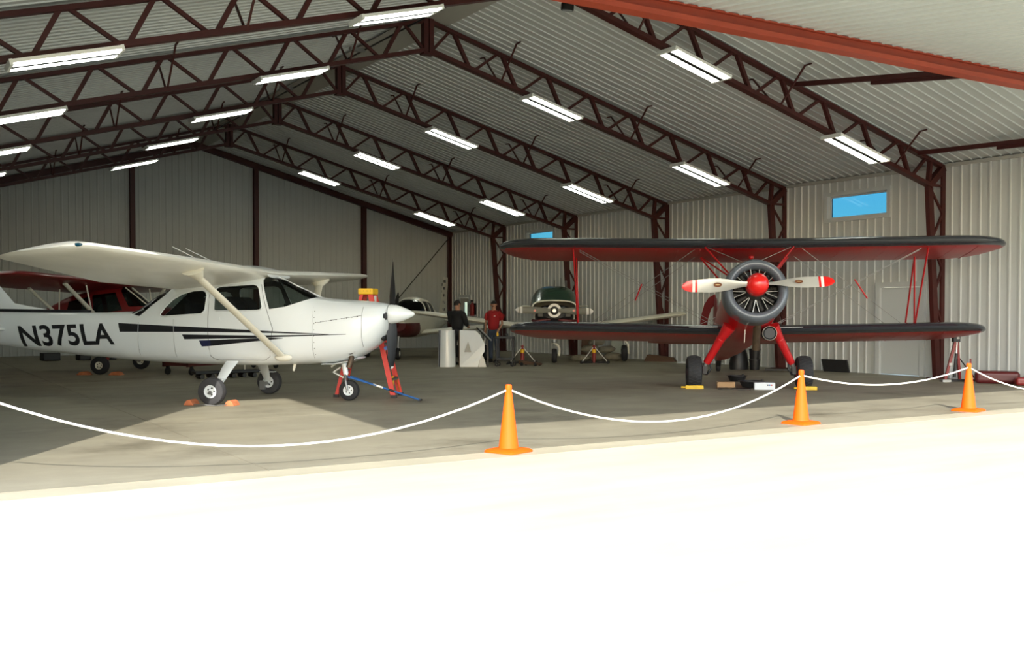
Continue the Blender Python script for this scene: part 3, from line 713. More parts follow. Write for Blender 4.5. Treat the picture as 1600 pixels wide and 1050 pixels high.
# ================================================================== RED AND BLACK BIPLANE
def biplane():
    T = thing('red_biplane', 'red and black biplane with radial engine and polished propeller facing the opening', 'airplane', (14.3, 14.5, .31), rot=(0, R(-12), R(233)))
    # fuselage
    tab = [(-5.95,1.18,1.38,.03,2.2,1),(-5.2,1.06,1.50,.13,2.4,1),(-4.0,.92,1.62,.25,2.6,.95),(-2.6,.80,1.80,.38,2.7,.9),(-1.4,.72,1.88,.45,2.7,.88),(-.4,.68,1.88,.48,2.6,.9),(.4,.70,1.86,.50,2.4,1),(.85,.74,1.86,.55,2.1,1)]
    fb = MB(); fb.loft([se_ring(x, *ipl(tab, x)[:4], 36, ipl(tab, x)[4]) for x in [-5.95 + .2*i for i in range(35)]])
    fus = fb.build('fuselage', 'bred', T, 40)
    # cowl
    MB().lathe([(.50,-.62),(.57,-.45),(.585,-.2),(.585,0)], (1.16, 0, 1.32), (1,0,0), 40).build('cowl_skirt', 'bred', T, 40)
    MB().lathe([(.575,-.38),(.592,-.2),(.595,0),(.585,.10),(.555,.17),(.51,.205),(.465,.19),(.43,.15),(.415,.08),(.42,-.05)], (1.16, 0, 1.32), (1,0,0), 48).build('cowl_ring', 'cowlgrey', T, 60)
    MB().lathe([(.0,0),(.43,0)], (1.0, 0, 1.32), (1,0,0), 32).build('firewall_baffle', 'satin', T)
    # radial engine: crankcase + cylinders
    MB().lathe([(.0,.28),(.09,.27),(.13,.2),(.17,.1),(.2,0),(.2,-.1)], (1.1, 0, 1.34), (1,0,0), 24).build('crankcase', 'engine', T, 40)
    for k in range(9):
        a = 2*PI*k/9 + PI/2; d = Vector((0, math.cos(a), math.sin(a)))
        g = MB(); prof = []
        for q in range(9): prof += [(.085, .19+.022*q), (.085, .198+.022*q), (.06, .199+.022*q), (.06, .211+.022*q)]
        g.lathe(prof + [(.07,.4),(.05,.42),(0,.42)], (1.08, 0, 1.33), d, 14); cyl = g.build('engine_cylinder', 'dkmetal', T, 30)
        n_ = Vector((0, -d.z, d.y))
        for s in (-.055, .055):
            c = Vector((1.2, 0, 1.33)) + n_*s
            MB().tube([c + d*.17, c + d*.40 + n_*s*.5], .0075, 6).build('pushrod', 'alum', cyl, 60)
    # propeller
    hub = Vector((1.52, 0, 1.385))
    MB().lathe([(0,-.12),(.2,-.12),(.205,-.08),(.2,0),(.17,.09),(.11,.15),(.05,.175),(0,.18)], hub, (1,0,0), 32).build('spinner', 'spin', T, 50)
    MB().lathe([(.17,-.14),(.2,-.14),(.2,-.2),(.15,-.22)], hub, (1,0,0), 24).build('spinner_backplate', 'bred', T, 40)
    for s in (-1, 1):
        rings = []; ts = [.12, .2, .3, .42, .55, .7, .85, 1.0, 1.08, 1.12, 1.17, 1.20, 1.27, 1.33, 1.36]
        cs = [.055, .06, .07, .09, .115, .13, .13, .118, .115, .112, .108, .105, .09, .055, .02]
        a0 = R(2.0)
        for t, c in zip(ts, cs):
            tw = R(min(60, 14 + 50*(1 - t/1.36)**1.3)); th_ = .03*(1.2 - t/1.36)
            dx, dz = math.sin(tw)*c, math.cos(tw)*c; nx, nz = math.cos(tw)*th_, -math.sin(tw)*th_
            # y = -s*... image-left blade lies on the plane's right side
            ey = math.cos(a0)*s; ez = math.sin(a0)*s
            rings.append([(hub.x - .02 + dx*u*s*-1 + nx*v, t*ey, hub.z + t*ez + dz*u + nz*v) for u, v in ((-1,0),(-.6,.7),(0,1),(.6,.7),(1,0),(.6,-.7),(0,-1),(-.6,-.7))])
        names = lambda i: 0 if i < 8 else {8:2, 9:1, 10:2, 11:1}.get(i, 1)
        mi = lambda i, j: 0 if i < 8 else (1 if i == 8 else (2 if i == 9 else (1 if i == 10 else (2 if i == 11 else 1))))
        mi = lambda i, j: 0 if i < 8 else (1 if i == 8 else 2 if i == 9 else 1)
        bl = MB().loft(rings, mif=mi).build('propeller_blade', ['alum', 'spin', 'stripew'], T, 50)
        cy = .72
        g = MB(); g.lathe([(0,0),(.075,0)], (0,0,0), (0,0,1), 24); o = g.build('maker_decal', 'decal', bl)
        o.location = (hub.x + .036, cy*s, hub.z + .03*s + .0); o.rotation_euler = (0, R(90 + (-1)*s*28), 0); o.scale = (.55, 1, 1)
        g = MB(); g.lathe([(0,0),(.045,0)], (0,0,0), (0,0,1), 16); o = g.build('decal_band', 'decal2', bl)
        o.location = (hub.x + .040, cy*s, hub.z + .03*s + .0); o.rotation_euler = (0, R(90 + (-1)*s*28), 0); o.scale = (.22, 1, 1)
    # wings
    def bwing(name, xl, z, c, L, dih, tipr, parent, y0=0):
        sec = []
        ys_ = [y0, 1.0, 2.0, 3.0, L-1.0, L-.75, L-.55, L-.38, L-.24, L-.13, L-.05, L-.012, L]
        for s in (-1, 1):
            sec = []
            for y in ys_:
                d = max(0, y - (L - 1.0)); e = math.sqrt(max(0, 1 - (d/1.0)**2.2)); e = max(e, .03)
                cc = c*e if d > 0 else c
                sec.append((s*y, xl - (c-cc)*.33, z + dih*y, cc, (min(1.6, max(.3, 1/max(e, .3)**.45)) if e > .12 else .8) if d > 0 else 1))
            def mif(i, j): return 1 if j in (5, 6, 7, 8, 9, 10, 11) or i >= len(ys_)-4 and j in (4, 12) else 0
            w = wing_mb(sec, mif, 1.45).build(name, ['bfab', 'bdark'], parent, 50)
            # rib tapes below the fabric
            g = MB()
            y = max(y0, .5)
            while y < L - .5:
                g.bar((xl - c*.16, s*y, z + dih*y - c*.0575), (xl - c*.5, s*y, z + dih*y - c*.0505), .02, .006); g.bar((xl - c*.5, s*y, z + dih*y - c*.0500), (xl - c*.93, s*y, z + dih*y - c*.0145), .02, .006); y += .42
            g.build('rib_tape', 'bfab', w)
            if name == 'upper_wing':
                pass
    bwing('upper_wing', .66, 2.40, 1.5, 4.86, .012, 1, T)
    bwing('lower_wing', -.28, .88, 1.5, 4.72, .022, 1, T, .3)
    for s in (-1, 1):
        MB().bar((-.31, s*.55, .915), (-.31, s*1.1, .93), .16, .008).build('wing_walk', 'metal', T)
        # N struts
        U = [(.36, s*3.38, 2.40), (-.42, s*3.34, 2.39)]; Lw = [(-.55, s*3.3, .98), (-1.3, s*3.3, .95)]
        def strut(a, b, nm, w=.075, t=.032, m_='bred'):
            a = Vector(a); b = Vector(b); d = (b-a).normalized(); up = Vector((1,0,0)); up = (up-d*up.dot(d)).normalized(); n_ = d.cross(up)
            return MB().loft([[p_ + up*w*.5*math.cos(2*PI*j/10) + n_*t*.5*math.sin(2*PI*j/10) for j in range(10)] for p_ in (a, b)]).build(nm, m_, T, 50)
        strut(U[0], Lw[0], 'interplane_strut'); strut(U[1], Lw[1], 'interplane_strut'); strut(U[1], Lw[0], 'interplane_strut', .06)
        strut((.5, s*.86, 2.38), (.62, s*.36, 1.74), 'cabane_strut'); strut((-.3, s*.86, 2.36), (-.15, s*.40, 1.74), 'cabane_strut'); strut((-.3, s*.84, 2.36), (.58, s*.38, 1.74), 'cabane_strut', .05)
        # wires
        def wire(a, b): MB().tube([a, b], .006, 5).build('bracing_wire', 'metal', T)
        wire((.34, s*3.3, 2.38), (-.2, s*.5, .95)); wire((.2, s*3.3, 2.38), (-.5, s*.5, .95))
        wire((.45, s*.95, 2.38), (-.6, s*3.2, .97)); wire((-.2, s*.95, 2.36), (-1.2, s*3.2, .96))
        wire((.5, s*.86, 2.38), (.6, -s*.36, 1.8))
        MB().tube([(-.02, s*2.16, 1.42), (.18, s*2.04, 1.70)] if s < 0 else [(-.04, s*2.30, 1.46), (.2, s*2.02, 1.78)], .014, 8).build('wire_spreader', 'bred', T)
        # gear
        gl = MB().tube([(.5, s*.40, .80), (.42, s*.48, .68), (.36, s*.54, .6), (.1, s*.80, .16)], [.13, .105, .085, .07], 16).build('gear_leg', 'bred', T, 40)
        MB().lathe([(.088,-.012),(.092,0),(.088,.012)], (.345, s*.555, .575), (-.26, s*.26, -.44), 16).build('leg_collar', 'bred', gl, 40)
        MB().tube([(.11, s*.79, .18), (.06, s*.85, .06), (.0, s*.9, .0)], [.05, .045, .045], 12).build('oleo', 'metal', gl, 50)
        MB().tube([(.12, s*.74, .14), (.16, s*.73, .03), (.1, s*.80, -.06), (.03, s*.86, -.04)], .02, 8).build('brake_line', 'satin', gl, 50)
        MB().box((.03, s*.84-.03, -.06), (.12, s*.84+.04, .1)).build('torque_link', 'dkmetal', gl)
        t_ = tyre(.315, .28, (0, s*1.04, 0), .13, '', T, 'rubber', 'bred')
        # diamond tread
        g = MB()
        for k in range(26):
            for dr in (-1, 1):
                pts = []
                for q in range(7):
                    u = -1 + q/3; a = 2*PI*k/26 + dr*u*.17; rr = .315*(1 - .10*abs(u)**2.5) + .003
                    pts.append((rr*math.cos(a), s*1.04 + u*.125, rr*math.sin(a)))
                g.tube(pts, .0045, 4)
        g.build('tread', 'rubber2', t_)
    # tail
    fin = MB().loft([[(x, y, z) for x, y, z in ((xl,0,z),(xl-.1*c,t,z),(xl-.4*c,t,z),(xl-c,0,z),(xl-.4*c,-t,z),(xl-.1*c,-t,z))] for xl, c, z, t in ((-4.9,1.35,1.45,.03),(-5.1,1.35,1.75,.04),(-5.3,1.2,2.2,.045),(-5.45,1.0,2.5,.04),(-5.6,.6,2.72,.03),(-5.75,.3,2.82,.01))])
    fin.build('fin', 'dred', T, 60)
    hx, da = -5.75, R(40)
    outl = [(0,2.85),(.2,2.8),(.36,2.64),(.48,2.35),(.55,2.0),(.565,1.8),(.33,1.8),(.32,2.0),(.27,2.25),(.16,2.5),(0,2.6)]
    MB().prism([(hx - u*math.cos(da), -u*math.sin(da), z) for u, z in outl], (.02, -.03, 0)).build('rudder', 'dred', T)
    for s in (-1, 1):
        wing_mb([(s*.05, -4.9, 1.62, 1.1, .7), (s*1.2, -5.0, 1.62, .95, .7), (s*1.6, -5.25, 1.62, .6, .5), (s*1.7, -5.5, 1.62, .3, .2)]).build('stabilizer', 'bfab', T, 50)
        MB().tube([(-5.4, s*.02, 2.2), (-5.3, s*1.2, 1.64)], .006, 5).build('bracing_wire', 'metal', T)
    MB().tube([(-5.2, 0, 1.1), (-5.35, 0, .98)], .06, 10).build('tail_strut', 'satin', T, 50)
    tw = tyre(.12, .1, (-5.42, 0, .965), .05, '', T, 'rubber', 'dkmetal')
    # cockpit coamings, windscreens
    for x in (-.9, -2.0):
        MB().lathe([(.27,-.02),(.29,0),(.27,.03),(.25,0)], (x, 0, 1.86), (.06,0,1), 24).build('cockpit_rim', 'satin', T, 50)
        MB().loft([[(x+.32, -.22, 1.86), (x+.42, 0, 1.86), (x+.32, .22, 1.86)], [(x+.2, -.18, 2.08), (x+.28, 0, 2.1), (x+.2, .18, 2.08)]], closed=False).build('windscreen', 'aglass', T, 60)
    # exhaust stack, oil cooler, drain
    MB().tube([(.85, .08, .86), (.72, .08, .70), (.5, .08, .36)], .075, 16).build('exhaust_stack', 'rust', T, 50)
    MB().lathe([(.0,.0),(.1,.0),(.12,.02),(.12,.0),(.13,-.02),(.13,-.2),(.0,-.25)], (.68, .32, .63), (1,.1,-.2), 20).build('air_scoop', 'satin', T, 40)
    MB().lathe([(.126,-.01),(.134,0),(.134,-.05)], (.69, .32, .63), (1,.1,-.2), 20).build('scoop_rim', 'cream', T, 40)
    MB().tube([(.6, -.12, .78), (.42, -.12, .50)], .009, 6).ball((.6, -.12, .76), .022, 8, 6).build('drain_tube', 'cream', T, 50)
    MB().tube([(.5, -4.8, 2.47), (.72, -4.86, 2.47)], .012, 6).ball((.74, -4.86, 2.47), .02, 8, 6).build('pitot_tube', 'metal', T, 50)
    MB().ball((-.1, .12, 2.31), .05, 12, 8).build('fuel_sump', 'bred', T, 60)
    return T
BP = biplane()
# ================================================================== RED HIGH-WING PLANE BEHIND THE WHITE ONE
def red_plane():
    T = thing('red_plane', 'dark red high-wing taildragger with white struts parked behind the white plane', 'airplane', (5.1, 26.4, .22), rot=(0, R(-7), R(-35)))
    tab = [(-5.2,1.15,1.35,.05,2.4,1),(-3.5,.9,1.35,.2,2.8,1),(-1.8,.6,1.5,.34,3.2,1),(-.9,.38,1.78,.38,3.6,1),(-.2,.36,1.86,.39,3.8,1),(.4,.36,1.82,.39,3.6,1),(.62,.37,1.6,.39,3.2,1),(.9,.40,1.30,.40,3,1),(1.3,.44,1.22,.4,2.8,1),(1.7,.55,1.16,.34,2.6,1),(1.82,.64,1.08,.26,2.4,1)]
    bm = fuselage_bm(tab, [round(-5.2 + .13*i, 3) for i in range(55)], 36)
    side = lambda c: abs(c.y) > .15
    wins = {'windshield': ([(.42,2.2),(.36,1.72),(.52,1.32),(.92,1.28),(.94,2.2)], None), 'door_window': ([(-.35,1.25),(-.35,1.70),(.22,1.70),(.36,1.25)], side), 'rear_side_window': ([(-1.05,1.25),(-.95,1.62),(-.46,1.68),(-.46,1.25)], side)}
    gs = {}
    for k, (poly, tst) in wins.items(): split_poly(bm, poly, tst)
    allg = set()
    for k, (poly, tst) in wins.items(): gs[k] = split_poly(bm, poly, tst); allg |= set(gs[k])
    b = bm_out(bm, [f for f in bm.faces if f not in allg], 'fuselage', 'dred', T)
    for k in gs:
        for sg in ((-1, 1) if k != 'windshield' else (0,)): bm_out(bm, [f for f in gs[k] if sg == 0 or f.calc_center_median().y*sg > 0], k, 'dglass', T)
    bm.free()
    for s in (-1, 1):
        sec = [(s*.0, .52, 1.86, 1.6, .95), (s*4.6, .52, 1.95, 1.6, .95), (s*5.0, .48, 1.96, 1.45, .8), (s*5.25, .3, 1.96, 1.0, .5), (s*5.35, .0, 1.96, .4, .2)]
        wing_mb(sec, th=1.1).build('wing', 'dred', T, 50)
        def st(a, b_, r): MB().tube([a, b_], r, 8).build('wing_strut', 'cream', T, 60)
        st((.25, s*.42, .5), (.2, s*2.75, 1.86), .045); st((-.5, s*.42, .5), (-.6, s*2.75, 1.85), .035)
        st((.23, s*1.7, 1.22), (.2, s*1.75, 1.86), .018); st((-.55, s*1.7, 1.2), (-.5, s*1.6, 1.84), .016)
        MB().tube([(.1, s*.38, .5), (.0, s*.85, .06)], .04, 8).build('gear_leg', 'dred', T, 50)
        MB().tube([(-.5, s*.36, .5), (-.0, s*.85, .06)], .028, 8).build('gear_leg', 'dred', T, 50)
        tyre(.215, .16, (0, s*1.15 if s < 0 else s*1.15, 0), .09, '', T, 'rubber', 'cream')
        MB().tube([(0, s*.8, .03), (0, s*1.2, 0)], .025, 8).build('axle', 'metal', T)
        wing_mb([(s*.05, -4.3, 1.3, .9, .7), (s*1.3, -4.4, 1.3, .7, .7), (s*1.5, -4.6, 1.3, .35, .4)]).build('stabilizer', 'dred', T, 50)
        MB().tube([(.42, s*.2, 1.8), (.9, s*.16, 1.3)], .016, 6).build('cabin_tube', 'cream', T)
    MB().loft([[(xl,0,z),(xl-.4*c,.03,z),(xl-c,0,z),(xl-.4*c,-.03,z)] for xl, c, z in ((-4.2,1.3,1.3),(-4.5,1.1,1.7),(-4.85,.7,2.1),(-5.1,.3,2.2))]).build('fin', 'dred', T, 60)
    MB().lathe([(0,0),(.13,0),(.12,.1),(.07,.2),(0,.24)], (1.84, 0, .88), (1,0,0), 16).build('spinner', 'cream', T, 50)
    for s in (-1, 1):
        MB().loft([[(1.9 + u*c*.5, s*t*.2, .88 + s*t) for u, c2 in ((-1,0),(1,0))] + [(1.9 + .02, s*t*.2 + .04, .88 + s*t)] for t, c in ((.05,.06),(.4,.1),(.75,.09),(.9,.03))]).build('propeller_blade', 'satin', T)
    MB().tube([(-4.6, 0, 1.1), (-4.9, 0, .85)], .03, 8).build('tail_spring', 'metal', T)
    return T
red_plane()

# ================================================================== GREEN PLANE ON JACKS
def green_plane():
    T = thing('green_plane', 'green low-wing plane on jacks with open cowl, facing the camera', 'airplane', (16.57, 24.54, 0), R(236))
    # dark engine bay and lower cowl
    tabl = [(-4.9,1.5,1.75,.05,2.3,1),(-3.9,1.25,1.85,.28,2.6,1),(-2.6,1.0,2.05,.52,2.9,.9),(-1.5,.92,2.08,.6,3,.9),(-.45,.95,1.62,.6,3,1)]
    MB().loft([se_ring(x, *ipl(tabl, x)[:4], 32, 1) for x in [-4.9 + .24*i for i in range(20)]]).build('fuselage', 'cream', T, 40)
    MB().loft([se_ring(x, zb_, zt_, w, 2.6, 28) for x, zb_, zt_, w in ((-.5,1.0,1.62,.57),(.05,1.1,1.66,.55),(.3,1.2,1.6,.5),(.42,1.28,1.5,.3))]).build('engine_bay', 'satin', T, 50)
    g = MB()
    rings = []
    for x, z0_, zt_, w in ((.42,1.56,1.78,.62),(.2,1.56,1.86,.66),(-.2,1.56,2.0,.69),(-.6,1.58,2.14,.69),(-1.0,1.6,2.22,.66),(-1.6,1.6,2.24,.60),(-2.4,1.6,2.12,.5)):
        rings.append([(x, w*math.copysign(abs(math.cos(a))**.65, math.cos(a)), z0_ + (zt_-z0_)*abs(math.sin(a))**.65) for a in [PI*j/24 for j in range(25)]])
    uc = g.loft(rings, closed=False).build('upper_cowl', 'green', T, 50)
    MB().tube(rings[0], .022, 8).build('cowl_lip', 'cream', uc, 60)
    for s in (-1, 1):
        MB().box((.1, s*.3-.16, 1.33), (.4, s*.3+.16, 1.52)).build('engine_cylinder', 'engine', T)
        MB().tube([(.35, s*.12, 1.25), (.4, s*.5, 1.2), (.2, s*.62, 1.22)], .04, 8).build('exhaust_manifold', 'maroon', T, 50)
        MB().tube([(.44, s*.14, 1.56), (.45, s*.28, 1.6), (.35, s*.4, 1.52)], .02, 6).build('intake_tube', 'metal', T, 50)
    MB().box((.05, -.6, 1.1), (.2, .6, 1.22)).build('lower_frame', 'maroon', T)
    hb = (.5, 0, 1.5)
    MB().lathe([(.12,-.02),(.2,-.02),(.205,.0),(.195,.02),(.14,.02)], hb, (1,0,0), 28).build('ring_gear', 'metal', T, 40)
    MB().lathe([(.0,-.1),(.13,-.1),(.12,.02),(.09,.05),(.0,.05)], hb, (1,0,0), 20).build('propeller_hub', 'satin', T, 40)
    MB().lathe([(.0,.1),(.05,.1),(.055,.04)], hb, (1,0,0), 16).build('hub_nut', 'alum', T, 40)
    for s in (-1, 1):
        def ring(t, c):
            return [(.52 + u2*.014, s*t, 1.5 + u*c - s*.02*t) for u, u2 in ((-1,0),(-.5,1),(.5,1),(1,0),(.5,-1),(-.5,-1))]
        bl = MB().loft([ring(t, c) for t, c in ((.1,.05),(.3,.075),(.55,.1),(.8,.1),(.9,.095))]).build('propeller_blade', 'greyblade', T, 60)
        MB().loft([ring(.9,.096), ring(.97,.092)]).build('white_band', 'stripew', bl, 60)
        MB().loft([ring(.97,.091), ring(1.0,.086)]).build('grey_band', 'greyblade', bl, 60)
        MB().loft([ring(1.0,.086), ring(1.05,.06), ring(1.1,.01)]).build('white_tip', 'stripew', bl, 60)
        MB().lathe([(0,0),(.035,0)], (.537, s*.55, 1.5), (1,0,0), 12).build('maker_decal', 'bred', bl)
        # wings with strong dihedral
        sec = [(s*.3, -.55, .93, 1.8, 1, .06), (s*.62, -.55, .97, 1.75, 1, .06), (s*3.8, -.75, 1.40, 1.25, .95, .03), (s*4.25, -.85, 1.45, 1.0, .8, .02), (s*4.4, -1.0, 1.46, .6, .4, .01)]
        wing_mb(sec, th=1.15).build('wing', 'cream', T, 50)
        # main gear
        MB().tube([(-1.1, s*2.06, 1.12), (-1.1, s*2.08, .5)], .05, 10).build('gear_leg', 'metal', T, 50)
        MB().tube([(-1.1, s*2.08, .62), (-1.0, s*2.18, .5), (-1.1, s*2.2, .22)], .035, 8).build('gear_fork', 'cream', T, 50)
        tyre(.24, .17, (-1.1, s*2.08, .25), .1, '', T, 'rubber', 'cream')
        wing_mb([(s*.05, -3.9, 1.6, .9, .7), (s*1.0, -4.1, 1.65, .6, .7), (s*1.1, -4.3, 1.65, .3, .4)]).build('stabilizer', 'cream', T, 50)
    MB().tube([(.0, 0, 1.12), (.0, 0, .55)], .065, 12).build('nose_strut', 'cream', T, 50)
    MB().lathe([(.07,-.05),(.085,0),(.07,.05)], (0,0,.62), (0,0,1), 14).build('strut_collar', 'metal', T, 40)
    MB().tube([(0, 0, .58), (.0, .1, .5), (.0, .15, .4), (0, .13, .2)], .035, 8).build('nose_fork', 'cream', T, 50)
    tyre(.205, .15, (0, 0, .21), .09, '', T, 'rubber', 'cream', n=24)
    MB().loft([[(xl,0,z),(xl-.4*c,.03,z),(xl-c,0,z),(xl-.4*c,-.03,z)] for xl, c, z in ((-3.7,1.2,1.7),(-4.0,.9,2.2),(-4.25,.65,2.5))]).build('fin', 'green', T, 60)
    MB().box((-2.05, .33, 2.2), (-1.9, .39, 2.42)).tube([(-1.95, .2, 2.2), (-1.97, .2, 2.5)], .008, 5).build('antenna', 'satin', T)
    MB().loft([[(-.95, -.52, 1.75), (-1.0, 0, 2.2), (-.95, .52, 1.75)], [(-1.0, -.5, 1.78), (-1.05, 0, 2.21), (-1.0, .5, 1.78)]], closed=False).build('windshield_frame', 'cream', T) if False else None
    return T
green_plane()

# ================================================================== MAROON AND WHITE LOW-WING PLANE AT THE BACK
def back_plane():
    T = thing('maroon_plane', 'white and maroon low-wing plane at the back, behind the step ladder', 'airplane', (14.58, 29.88, 0), R(230))
    tab = [(-5.6,1.0,1.3,.05,2.3,1),(-3.8,.85,1.4,.22,2.6,1),(-2.2,.72,1.62,.42,2.9,.9),(-1.3,.66,1.9,.54,3,.82),(-.3,.64,1.95,.57,3,.8),(.25,.64,1.80,.57,3,.85),(.75,.66,1.42,.56,2.8,1),(1.4,.7,1.36,.5,2.6,1),(1.85,.82,1.28,.4,2.3,1),(1.95,.9,1.22,.3,2.2,1)]
    bm = fuselage_bm(tab, [round(-5.6 + .15*i, 3) for i in range(51)], 36)
    side = lambda c: abs(c.y) > .15
    wins = {'windshield': ([(.08,2.2),(.0,1.72),(.12,1.42),(.72,1.42),(.78,2.2)], None), 'side_window': ([(-.62,1.42),(-.62,1.8),(-.15,1.8),(-.02,1.42)], side), 'rear_side_window': ([(-1.3,1.45),(-1.25,1.75),(-.72,1.8),(-.72,1.42)], side)}
    mar = split_poly(bm, [(.6,.5),(.9,1.12),(2.2,1.12),(2.2,.5)], None)
    for f in mar: f.material_index = 1
    for k, (poly, tst) in wins.items(): split_poly(bm, poly, tst)
    allg = set(); gs = {}
    for k, (poly, tst) in wins.items(): gs[k] = split_poly(bm, poly, tst); allg |= set(gs[k])
    bm_out(bm, [f for f in bm.faces if f not in allg], 'fuselage', ['cream', 'maroon'], T)
    for k in gs:
        for sg in ((-1, 1) if k != 'windshield' else (0,)): bm_out(bm, [f for f in gs[k] if sg == 0 or f.calc_center_median().y*sg > 0], k, 'dglass', T)
    bm.free()
    MB().box((.3, -.5, 1.05), (.36, .5, 1.42)).build('instrument_panel', 'satin', T)
    for y in (-.25, .25): MB().box((-.5, y-.2, .9), (-.4, y+.2, 1.55)).box((-.5, y-.2, .85), (0, y+.2, 1.0)).build('seat', 'seat', T)
    for s in (-1, 1):
        wing_mb([(s*.3, .35, .78, 1.6, 1), (s*3.5, .35, 1.04, 1.6, 1), (s*3.8, .25, 1.06, 1.3, .7), (s*3.9, 0, 1.06, .7, .3)]).build('wing', 'cream', T, 50)
        wing_mb([(s*.05, -4.6, 1.15, .8, .7), (s*1.6, -4.6, 1.15, .75, .7), (s*1.7, -4.7, 1.15, .4, .4)]).build('stabilizer', 'cream', T, 50)
        MB().tube([(-.3, s*1.5, .85), (-.3, s*1.5, .25)], .05, 8).build('gear_leg', 'cream', T)
        tyre(.2, .15, (-.3, s*1.5, .2), .09, '', T, 'rubber', 'cream', n=20)
        MB().loft([[(1.98 + u*.03, s*t*.15 + u*c, 1.1 + s*t) for u in (-1, 1)] + [(2.0, s*t*.15, 1.1 + s*t)] for t, c in ((.05,.05),(.4,.07),(.8,.06),(.95,.02))]).build('propeller_blade', 'satin', T)
    MB().lathe([(0,0),(.16,0),(.13,.12),(.06,.22),(0,.25)], (1.96, 0, 1.1), (1,0,0), 18).build('spinner', 'maroon', T, 50)
    MB().tube([(1.4, 0, .75), (1.5, 0, .25)], .045, 8).build('nose_strut', 'metal', T)
    tyre(.18, .13, (1.5, 0, .18), .08, '', T, 'rubber', 'cream', n=20)
    fin = MB().loft([[(xl,0,z),(xl-.4*c,.045,z),(xl-c,0,z),(xl-.4*c,-.045,z)] for xl, c, z in ((-4.2,1.5,1.3),(-4.7,1.1,1.9),(-5.1,.85,2.55),(-5.2,.75,2.75))]); fin.build('fin', 'cream', T, 60)
    for i in range(9):
        z = 1.5 + .13*i
        for s in (-1, 1):
            if (i + (s > 0)) % 2: MB().box((-5.25 - .02*i, -.01 + s*.03, z), (-4.85 - .08*i*.4, .01 + s*.03, z+.1)).build('checker_square', 'black', T)
back_plane()

